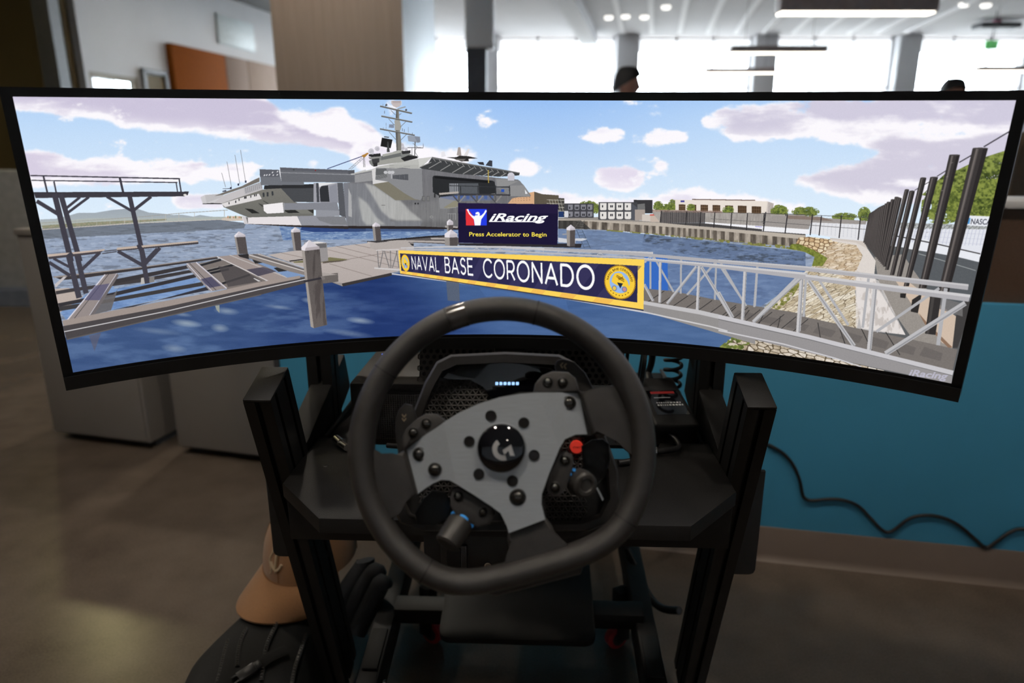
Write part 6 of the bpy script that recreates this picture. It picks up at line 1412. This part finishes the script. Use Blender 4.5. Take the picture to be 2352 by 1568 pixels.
cable([rg(-.20, .12, .652), rg(-.17, .105, .657), rg(-.14, .105, .654), rg(-.10, .118, .649)], .0045, 'black lead crossing the gap left of the wheel hub')
q0, q1, q2 = at_h(772, 1008, .651), at_h(783, 1018, .651), at_h(797, 1028, .651)
nt = obj('cable_plug', G().tube([q1, q2], .0058, 10).tube([q0, q1], .0075, 10), [CHR], smooth=50); tag(nt, 'small metal barrel plug lying on the deck at the left', 'plug')
nt = obj('cable_plug', G().tube([rg(.198, .122, .650), rg(.214, .118, .650)], .0065, 10).tube([rg(.214, .118, .650), rg(.236, .115, .651)], .0085, 10), [CHR], smooth=50); tag(nt, 'small metal barrel plug among the leads at the right', 'plug')
# power cord on the teal wall
def on_wall(x, y, off=.012):
    o, nrm = HW @ Vector((0, -off, 0)), (HW.to_3x3() @ Vector((0, 1, 0))); r = ray(x, y); c = Vector((0, 0, CAM_H)); return c + r * ((o - c).dot(nrm) / r.dot(nrm))
pw = [(1700, 1000), (1740, 1012), (1771, 1024), (1800, 1042), (1822, 1068), (1836, 1100), (1843, 1134), (1850, 1145), (1866, 1149), (1905, 1146), (1940, 1149), (1972, 1162), (2000, 1190), (2022, 1213), (2038, 1222), (2056, 1215), (2090, 1190), (2130, 1183), (2170, 1190), (2205, 1208), (2240, 1238), (2258, 1254), (2270, 1256), (2290, 1243), (2320, 1222), (2352, 1215), (2420, 1220)]
tag(obj('extension_cable', G().tube(curve_pts([rg(.29, .30, .634), rg(.335, .42, .60)] + [on_wall(*p, .008 if p[0] > 1760 else .03) for p in pw[1:-1]] + [on_wall(2420, 1230), on_wall(2500, 1290), on_wall(2560, 1370, .03), at_h(2620, 1420, .006), at_h(2760, 1440, .006)], 5), .0046, 8), CAB, smooth=80), 'wavy black power cord trailing along the teal wall', 'cable')
cable([at_z(1440, 1262, 1.60), at_z(1460, 1300, 1.58), at_z(1478, 1345, 1.55), at_z(1500, 1380, 1.52), at_z(1525, 1398, 1.48), at_z(1560, 1402, 1.44)], .0085, 'thick dark cable hanging between the pedal rail and the right post')
# ---------------------------------------------------------------- backpack, cap
def bag_z(x, y):
    t = min(1, max(0, (y - 1.12) / .28)); u, v = (x - (-.515 + .05 * t)) / (.135 - .055 * t), (y - 1.20) / .28
    q = (abs(u) ** 3 + abs(v) ** 3)
    if q >= 1: return 0
    return .188 * (1 - q) ** .33 * (1 + .04 * math.sin(9 * x + 5 * y))
def on_bag(x, y, lift=.003):
    r = ray(x, y); c = Vector((0, 0, CAM_H)); t = .9
    while t < 2.4:
        p = c + r * t
        if p.z <= bag_z(p.x, p.y) + lift or p.z <= .004: return Vector((p.x, p.y, max(p.z, lift)))
        t += .002
    return c + r * t
bag = thing('backpack', (-.512, 1.23, 0), 'black nylon backpack lying on the floor beside the left post', 'backpack')
def bag_fn(a, b):
    r = b; t = a * 2 * math.pi
    cx_, cy_ = math.copysign(abs(math.cos(t)) ** (2 / 3), math.cos(t)), math.copysign(abs(math.sin(t)) ** (2 / 3), math.sin(t))
    s = 1 - (1 - r) ** 2; s = min(s, .99999)
    y = 1.20 + .28 * cy_ * s; t = min(1, max(0, (y - 1.12) / .28)); x = -.515 + .05 * t + (.135 - .055 * t) * cx_ * s
    return (x, y, max(.004, bag_z(x, y)) + (.006 * math.sin(22 * x + 13 * y) * (1 - s)))
g = G().grid(bag_fn, 64, 26, closed_u=True); bmesh.ops.remove_doubles(g.bm, verts=g.bm.verts, dist=1e-4)
obj('main_body', g, NYL, bag, smooth=70)
def zipper(pts, name='zipper'):
    P_ = curve_pts([on_bag(*p) for p in pts], 6); z = obj(name, G().tube(P_, .0042, 6, ry=.002), mat('zip_tape', (.018, .018, .019), .6), bag, smooth=60)
    g = G(); L_ = 0
    for a_, b_ in zip(P_, P_[1:]):
        d = b_ - a_; m_ = max(1, int(d.length / .004))
        for k in range(m_):
            p = a_ + d * (k / m_); t = d.normalized(); w = t.cross(Vector((0, -.5, .86))).normalized()
            g.box((0, 0, 0), (.0042, .0016, .0016), frame(p + Vector((0, -.001, .0025)), w, t, w.cross(t)))
    tag(obj('zip_teeth', g, ZIP, z, flat=True), kind='stuff')
zipper([(637, 1428), (624, 1455), (612, 1485), (606, 1520), (600, 1562)]); zipper([(703, 1456), (692, 1490), (678, 1530), (670, 1568), (666, 1600)]); zipper([(566, 1442), (553, 1470), (547, 1500), (545, 1530)])
zipper([(524, 1470), (515, 1500), (508, 1530), (498, 1568)])
st = obj('compression_strap', G().tube(curve_pts([on_bag(*p, .006) for p in ((500, 1590), (530, 1566), (565, 1545), (592, 1528), (620, 1508), (660, 1490))], 6), .011, 6, ry=.002, up=(0, -.5, .86)), NYL, bag, smooth=60)
p0, p1 = on_bag(548, 1556, .010), on_bag(584, 1532, .010); d = (p1 - p0).normalized(); w = d.cross(Vector((0, -.5, .86))).normalized()
bkM = frame((p0 + p1) / 2, d, w, d.cross(w))
g = G().box((0, 0, 0), (.034, .020, .008), bkM, bev=.002); g.box((.022, 0, 0), (.012, .016, .006), bkM, bev=.002)
for k in (-1, 1): g.box((-.020, k * .006, 0), (.012, .004, .005), bkM, bev=.001)
obj('buckle', g, mat('buckle_plastic', (.03, .03, .031), .3), st)
for i, pts in enumerate((((770, 1420), (800, 1350), (835, 1300), (838, 1285)), ((800, 1440), (830, 1360), (860, 1315), (868, 1325)), ((820, 1450), (850, 1390), (875, 1340), (880, 1350)))):
    P_ = [at_z(x, y, 1.50 - .02 * i) for x, y in pts]; 
    obj('shoulder_strap', G().tube(curve_pts(P_, 6), [.022] * 1 + [.021] * (len(curve_pts(P_, 6)) - 2) + [.012], 10), mat('strap_mesh', (.011, .0125, .016), .7, bump=.5, bscale=900), bag, smooth=70)
cap = thing('baseball_cap', (-.44, 1.33, .2), 'tan baseball cap with pale stitched emblem resting on the backpack', 'cap')
CM = T(-.455, 1.365, .236) @ RZ(math.radians(-22)) @ RX(math.radians(5))           # bill points along local -y
def crown(a, b):
    t = a * 2 * math.pi; s = b * math.pi / 2
    r = math.cos(s) ** .75; z = math.sin(s) ** .95 * .135
    return (.098 * r * math.cos(t), .110 * r * math.sin(t) + .012 * math.sin(s), z)
g = G().grid(crown, 48, 16, CM, closed_u=True); bmesh.ops.remove_doubles(g.bm, verts=g.bm.verts, dist=1e-4)
cr = obj('crown', g, TANF, cap, smooth=60)
for k in range(6):
    t = k * math.pi / 3 + math.pi / 6
    obj('seam', G().tube([Vector(crown(t / (2 * math.pi), q / 10)) * 1.004 for q in range(0, 10)], .0011, 5, M=CM), mat('tan_seam', (.22, .10, .038), .85), cr)
obj('top_button', G().lathe([(0, .006), (.006, .004), (.007, 0), (0, 0)], 12, CM @ T(0, .012, .135)), TANF, cr)
def bill(a, b, top=True):
    t = math.radians(-165 + 150 * a); r0 = Vector((.097 * math.cos(t), .109 * math.sin(t), 0)); L_ = .092 * math.sin(math.radians(180 * a)) ** .55
    p = r0 + Vector((math.cos(t) * .55, math.sin(t), 0)) * L_ * b
    droop = -.020 * b - 2.2 * p.x ** 2 * b
    return (p.x, p.y, .004 + droop + (.0 if top else -.0035))
g = G().grid(lambda a, b: bill(a, b), 32, 8, CM); g.grid(lambda a, b: bill(a, b, False), 32, 8, CM)
for a_, b_ in zip(range(32), range(1, 33)): g.face([bill(a_ / 32, 1), bill(b_ / 32, 1), bill(b_ / 32, 1, False), bill(a_ / 32, 1, False)], CM)
bmesh.ops.remove_doubles(g.bm, verts=g.bm.verts, dist=1e-5)
bl = obj('bill', g, TANF, cap, smooth=50)
obj('bill_seam', G().tube([Vector(bill(a / 24, .03)) + Vector((0, 0, .0012)) for a in range(1, 24)], .0013, 5, M=CM), mat('tan_seam', (.22, .10, .038), .85), bl)
def on_crown(u, v, off=.0015):                 # u across (m), v up (m) on the front of the crown
    t = -math.pi / 2 + u / .10; s = math.asin(min(1, (v / .135) ** (1 / .95))); return Vector(crown((t / (2 * math.pi)) % 1, s / (math.pi / 2))) * (1 + off / .1)
em = obj('emblem', G().tube([on_crown(-.006, .030 + k * .006) for k in range(7)], .0028, 6, M=CM), EMB, cap)
obj('emblem_arms', G().tube([on_crown(-.020 + k * .005, .034 + .03 * ((k - 3) / 3) ** 2 * .5) for k in range(7)], .003, 6, M=CM), EMB, em)
obj('emblem_ring', G().tube([on_crown(-.006 + .008 * math.cos(a), .078 + .008 * math.sin(a)) for a in np.linspace(0, 2 * math.pi, 12, endpoint=False)], .002, 6, closed=True, M=CM), EMB, em)
obj('emblem_rope', G().tube([on_crown(-.022 + .004 * math.sin(k * 1.1), .022 + k * .007) for k in range(9)], .002, 6, M=CM), EMB, em)
# ---------------------------------------------------------------- cabinets on the left
def cabinet(px, py, rot, label):
    M_ = T(px, py, 0) @ RZ(rot); c_ = thing('file_cabinet', M_ @ Vector((.233, .3, 0)), label, 'cabinet', 'grey cabinets behind the monitor')
    obj('body', G().box((.2335, .30, .425), (.467, .60, .79), M_, bev=.006), CABN, c_)
    obj('top', G().box((.2335, .298, .832), (.475, .612, .024), M_, bev=.004), CABN, c_)
    obj('back_panel', G().box((.2335, -.003, .42), (.445, .008, .76), M_, bev=.003), CABN, c_)
    obj('plinth', G().box((.2335, .31, .016), (.43, .52, .032), M_), DGR, c_)
rot = math.atan2(-.118, .452)
cabinet(-1.853, 2.566, rot, 'grey steel cabinet partly hidden at the left, farther from the teal wall')
cabinet(-1.280, 2.42, rot, 'grey steel cabinet closest to the end of the teal wall')
# ---------------------------------------------------------------- lamps
def downlight(x, y, e, label, warm=(1, .90, .76), r=.085):
    l = thing('ceiling_downlight', (x, y, CEIL - .03), label, 'ceiling light', 'round ceiling downlights')
    obj('ring', G().lathe([(r, -.0), (r + .002, -.012), (r + .022, -.010), (r + .024, 0)], 28, T(x, y, CEIL)), WHT, l)
    m = mat('downlight_%d_%d' % (e * 10, warm[2] * 100), warm, .5, emit=e, var=.01)
    obj('lens', G().lathe([(0, -.006), (r, -.006), (r, -.002), (0, -.002)], 28, T(x, y, CEIL)), m, l)
    return l
for x, y, e, lab in ((-.75, .15, 400, 'warm round downlight above the wheel, left of centre'), (.85, .15, 260, 'warm round downlight above the wheel, right of centre'), (-.75, 1.9, 60, 'round ceiling downlight above the end of the teal wall'),
                     (1.5, .6, 45, 'dim round ceiling downlight above the right end of the teal wall'), (-2.4, .8, 90, 'warm round downlight over the open floor to the left'), (-2.4, 2.0, 110, 'added round downlight that brightens the grey cabinets'),  # the lamp over the cabinets is added to brighten them
                     (-3.94, 5.74, 230, 'yellowish round downlight mirrored in the floor near the backpack'), (-7.16, 8.2, 200, 'yellowish round downlight near the olive wall'), (.85, -3.2, 50, 'round downlight farther back behind the seat'),
                     (-1.2, 3.9, 420, 'added round downlight that brightens the wood clad pillar'), (-2.9, 9.0, 260, 'added round downlight that brightens the orange panel'), (-2.6, 11.6, 300, 'added round downlight that brightens the taupe panels')):  # pillar and panel lamps are added to brighten the background
    downlight(x, y, e, lab, (1, .86, .42) if 'yellowish' in lab else (1, .90, .76))
def pendant(xa, ya, xb, d, h, t, label):
    p0, p1 = at_d(xa, ya, d), at_d(xb, ya, d); x0, x1 = p0.x, p1.x; z = p0.z
    l = thing('pendant_lamp', ((x0 + x1) / 2, d, z), label, 'pendant lamp', 'long pendant lamps')
    obj('shade', G().box(((x0 + x1) / 2, d, z + h / 2), (x1 - x0, t, h), bev=.006), LMP, l)
    obj('diffuser', G().box(((x0 + x1) / 2, d, z - .004), (x1 - x0 - .03, t - .03, .02), bev=.004), DIF, l)
    for k in (.15, .85): obj('suspension_wire', G().tube([(x0 + (x1 - x0) * k, d, z + h - .005), (x0 + (x1 - x0) * k, d, CEIL)], .003, 5), DGR, l)
pendant(1785, 29, 2143, 6.4, .18, .16, 'nearest long brown pendant lamp with a glowing underside')
pendant(1677, 121, 1896, 10.4, .085, .14, 'middle long grey pendant lamp hanging before the windows')
pendant(1619, 167, 1780, 13.9, .085, .14, 'farthest and lowest looking long pendant lamp by the windows')
pendant(2243, 163, 2440, 12.2, .075, .14, 'long grey pendant lamp cut off at the right side')
ex_ = at_d(2277, 103, 12.6); e_ = thing('exit_sign', ex_ - Vector((0, 0, .1)), 'small green exit sign hanging before the far window', 'sign')
obj('board', G().box(tuple(ex_), (.22, .03, .14), bev=.004), GRN, e_); obj('hanger', G().tube([ex_ + Vector((0, 0, .068)), Vector((ex_.x, ex_.y, CEIL))], .008, 6), DGR, e_)
pj = at_d(2288, 63, 13.4); e_ = thing('ceiling_projector', (pj.x, pj.y, CEIL - .2), 'flat dark device mounted below the ceiling near the windows', 'projector')
obj('body', G().box((pj.x, pj.y, CEIL - .10), (.72, .3, .09), bev=.01), DGR, e_); obj('mount', G().box((pj.x, pj.y, CEIL - .03), (.1, .1, .06)), mat('pink_mark', (.5, .1, .2), .5), e_)
for k, (x, y) in enumerate(((1398, 38), (1437, 36), (1480, 37), (1530, 14), (2265, 10), (2215, 8))):
    q = at_h(x, y, CEIL); 
    if q.y < 14.5: tag(obj('ceiling_spotlight', G().lathe([(.0, -.05), (.06, -.045), (.075, -.02), (.075, 0), (0, 0)], 18, T(q.x, q.y, CEIL)), mat('spot_white', (1, .97, .92), .5, emit=1.6)), ('small lit round ceiling spot beside the bulkhead', 'small lit round ceiling spot between the first two pale strips', 'small lit round ceiling spot just right of the second pale strip', 'small lit round ceiling spot nearest the third pale strip', 'small lit round ceiling spot above the green sign', 'small lit round ceiling spot left of the green sign')[k], 'ceiling light', 'round ceiling fittings')
# ---------------------------------------------------------------- people in the distance
def skin_mesh(name, nodes, edges, m, parent, base, sub=2):
    me_ = bpy.data.meshes.new(name); me_.from_pydata([Vector(p) - Vector(base) for p, r in nodes], edges, []); o = bpy.data.objects.new(name, me_); col.objects.link(o)
    me_.materials.append(m); md = o.modifiers.new('skin', 'SKIN'); sd = o.modifiers.new('smooth', 'SUBSURF'); sd.levels = sub; sd.render_levels = sub
    me_.attributes
    for i, (p, r) in enumerate(nodes):
        sv = me_.skin_vertices[0].data[i]; sv.radius = r if isinstance(r, tuple) else (r, r); sv.use_root = (i == 0)
    md.use_smooth_shade = True
    if parent: o.parent = parent
    BASE[o.name] = Vector(base); return o
def person(x, y, H, yaw, label, shirt, trousers):
    """standing figure, arms at the sides; faces +y before the turn"""
    b = Vector((x, y, 0)); M_ = T(x, y, 0) @ RZ(yaw); s = H / 1.76
    P = thing('person', b, label, 'person')
    q = lambda a, c, d: tuple(M_ @ Vector((a * s, c * s, d * s)))
    nodes = [((0, 0, .96), .13), ((0, .01, 1.12), .125), ((0, .01, 1.30), .15), ((0, -.005, 1.44), .10), ((0, 0, 1.50), .052), ((0, .012, 1.56), .054),
             ((0, .018, 1.62), (.070, .088)), ((0, .01, 1.69), (.074, .094)), ((0, .0, 1.735), (.05, .062)), ((0, .108, 1.625), .012), ((0, .09, 1.65), .011), ((.082, .0, 1.635), .014), ((-.082, .0, 1.635), .014)]
    edges = [(0, 1), (1, 2), (2, 3), (3, 4), (4, 5), (5, 6), (6, 7), (7, 8), (6, 9), (9, 10), (6, 11), (6, 12)]
    for sg in (-1, 1):
        k = len(nodes); nodes += [((sg * .17, -.01, 1.40), .062), ((sg * .215, -.02, 1.15), .045), ((sg * .225, .02, .90), .032), ((sg * .225, .035, .81), (.022, .04))]
        edges += [(3, k), (k, k + 1), (k + 1, k + 2), (k + 2, k + 3)]
        for f in range(4):
            j = len(nodes); nodes += [((sg * .225, .005 + f * .02, .745), .009), ((sg * .218, .008 + f * .02, .70), .008)]; edges += [(k + 3, j), (j, j + 1)]
        j = len(nodes); nodes += [((sg * .205, .07, .80), .01), ((sg * .200, .085, .765), .009)]; edges += [(k + 3, j), (j, j + 1)]
        k = len(nodes); nodes += [((sg * .09, .0, .88), .088), ((sg * .10, .01, .50), .058), ((sg * .105, -.01, .10), .040), ((sg * .11, .06, .045), (.04, .035)), ((sg * .115, .15, .035), (.04, .028))]
        edges += [(0, k), (k, k + 1), (k + 1, k + 2), (k + 2, k + 3), (k + 3, k + 4)]
    nodes = [(q(*p), tuple(v * s for v in r) if isinstance(r, tuple) else r * s) for p, r in nodes]
    skin_mesh('body', nodes, edges, SKIN, P, b)
    sh = [((0, .0, .92), .145), ((0, .01, 1.12), .142), ((0, .01, 1.30), .165), ((0, -.005, 1.44), .105)]; se = [(0, 1), (1, 2), (2, 3)]
    for sg in (-1, 1): k = len(sh); sh += [((sg * .175, -.01, 1.40), .075), ((sg * .212, -.02, 1.17), .058)]; se += [(3, k), (k, k + 1)]
    skin_mesh('shirt', [(q(*p), r * s) for p, r in sh], se, shirt, P, b)
    tr = [((0, 0, .95), .142)]; te = []
    for sg in (-1, 1): k = len(tr); tr += [((sg * .09, .0, .86), .10), ((sg * .10, .01, .50), .075), ((sg * .105, -.01, .07), .062)]; te += [(0, k), (k, k + 1), (k + 1, k + 2)]
    skin_mesh('trousers', [(q(*p), r * s) for p, r in tr], te, trousers, P, b)
    def hair(a, c):
        t = a * 2 * math.pi; v = c * math.pi / 2; front = max(0, math.sin(t)); low = 1.648 + .062 * math.sin(t)
        z = low + (1.778 - low) * math.sin(v); r = math.cos(v) ** .6
        return tuple(M_ @ Vector((.088 * s * r * math.cos(t), (.004 + .108 * r * math.sin(t)) * s, z * s)))
    g = G().grid(hair, 28, 10, closed_u=True); bmesh.ops.remove_doubles(g.bm, verts=g.bm.verts, dist=1e-4); obj('hair', g, HAIR, P, smooth=70)
    for sg in (-1, 1): obj('eye', G().lathe([(0, -.010), (.008, -.006), (.0105, 0), (.008, .006), (0, .010)], 10, M_ @ T(sg * .032 * s, .094 * s, 1.65 * s)), EYE, P)
    return P
p1 = at_d(1444, 185, 5.6); person(p1.x - .02, 5.6, 1.745, -math.pi / 2 - .15, 'person with short dark hair in profile, head showing above the monitor', NAVY, GREY)
p2 = at_d(2186, 205, 5.0); person(p2.x, 5.0, 1.60, math.pi, 'person behind the monitor top right, only dark hair visible', GREY, NAVY)
# brown chair behind the half wall
cc_ = at_d(2338, 400, 2.9); ch = thing('office_chair', (cc_.x, cc_.y, 0), 'brown upholstered chair behind the counter at the right side', 'chair')
CMx = T(cc_.x + .12, cc_.y, 0) @ RZ(.3)
obj('backrest', G().prism(rrect(-.24, 0, .24, .62, .12, 8), -.04, .04, CMx @ T(0, 0, .58) @ RX(math.pi / 2), bev=.02), CHAIRB, ch)
obj('seat', G().box((0, .25, .46), (.48, .48, .09), CMx, bev=.03), CHAIRB, ch)
obj('gas_post', G().tube([(0, .25, .08), (0, .25, .43)], .03, 12, M=CMx), BLKD, ch)
obj('back_support', G().box((0, .04, .54), (.08, .03, .2), CMx, bev=.005), BLKD, ch)
for k in range(5):
    a = k * 2 * math.pi / 5; lg = obj('leg', G().tube([(0, .25, .10), (.27 * math.cos(a), .25 + .27 * math.sin(a), .065)], [.022, .014], 8, M=CMx), BLKD, ch)
    obj('caster_wheel', G().lathe([(0, -.012), (.025, -.012), (.028, 0), (.025, .012), (0, .012)], 14, CMx @ T(.27 * math.cos(a), .25 + .27 * math.sin(a), .028) @ RZ(a) @ RX(math.pi / 2)), PLA, lg)
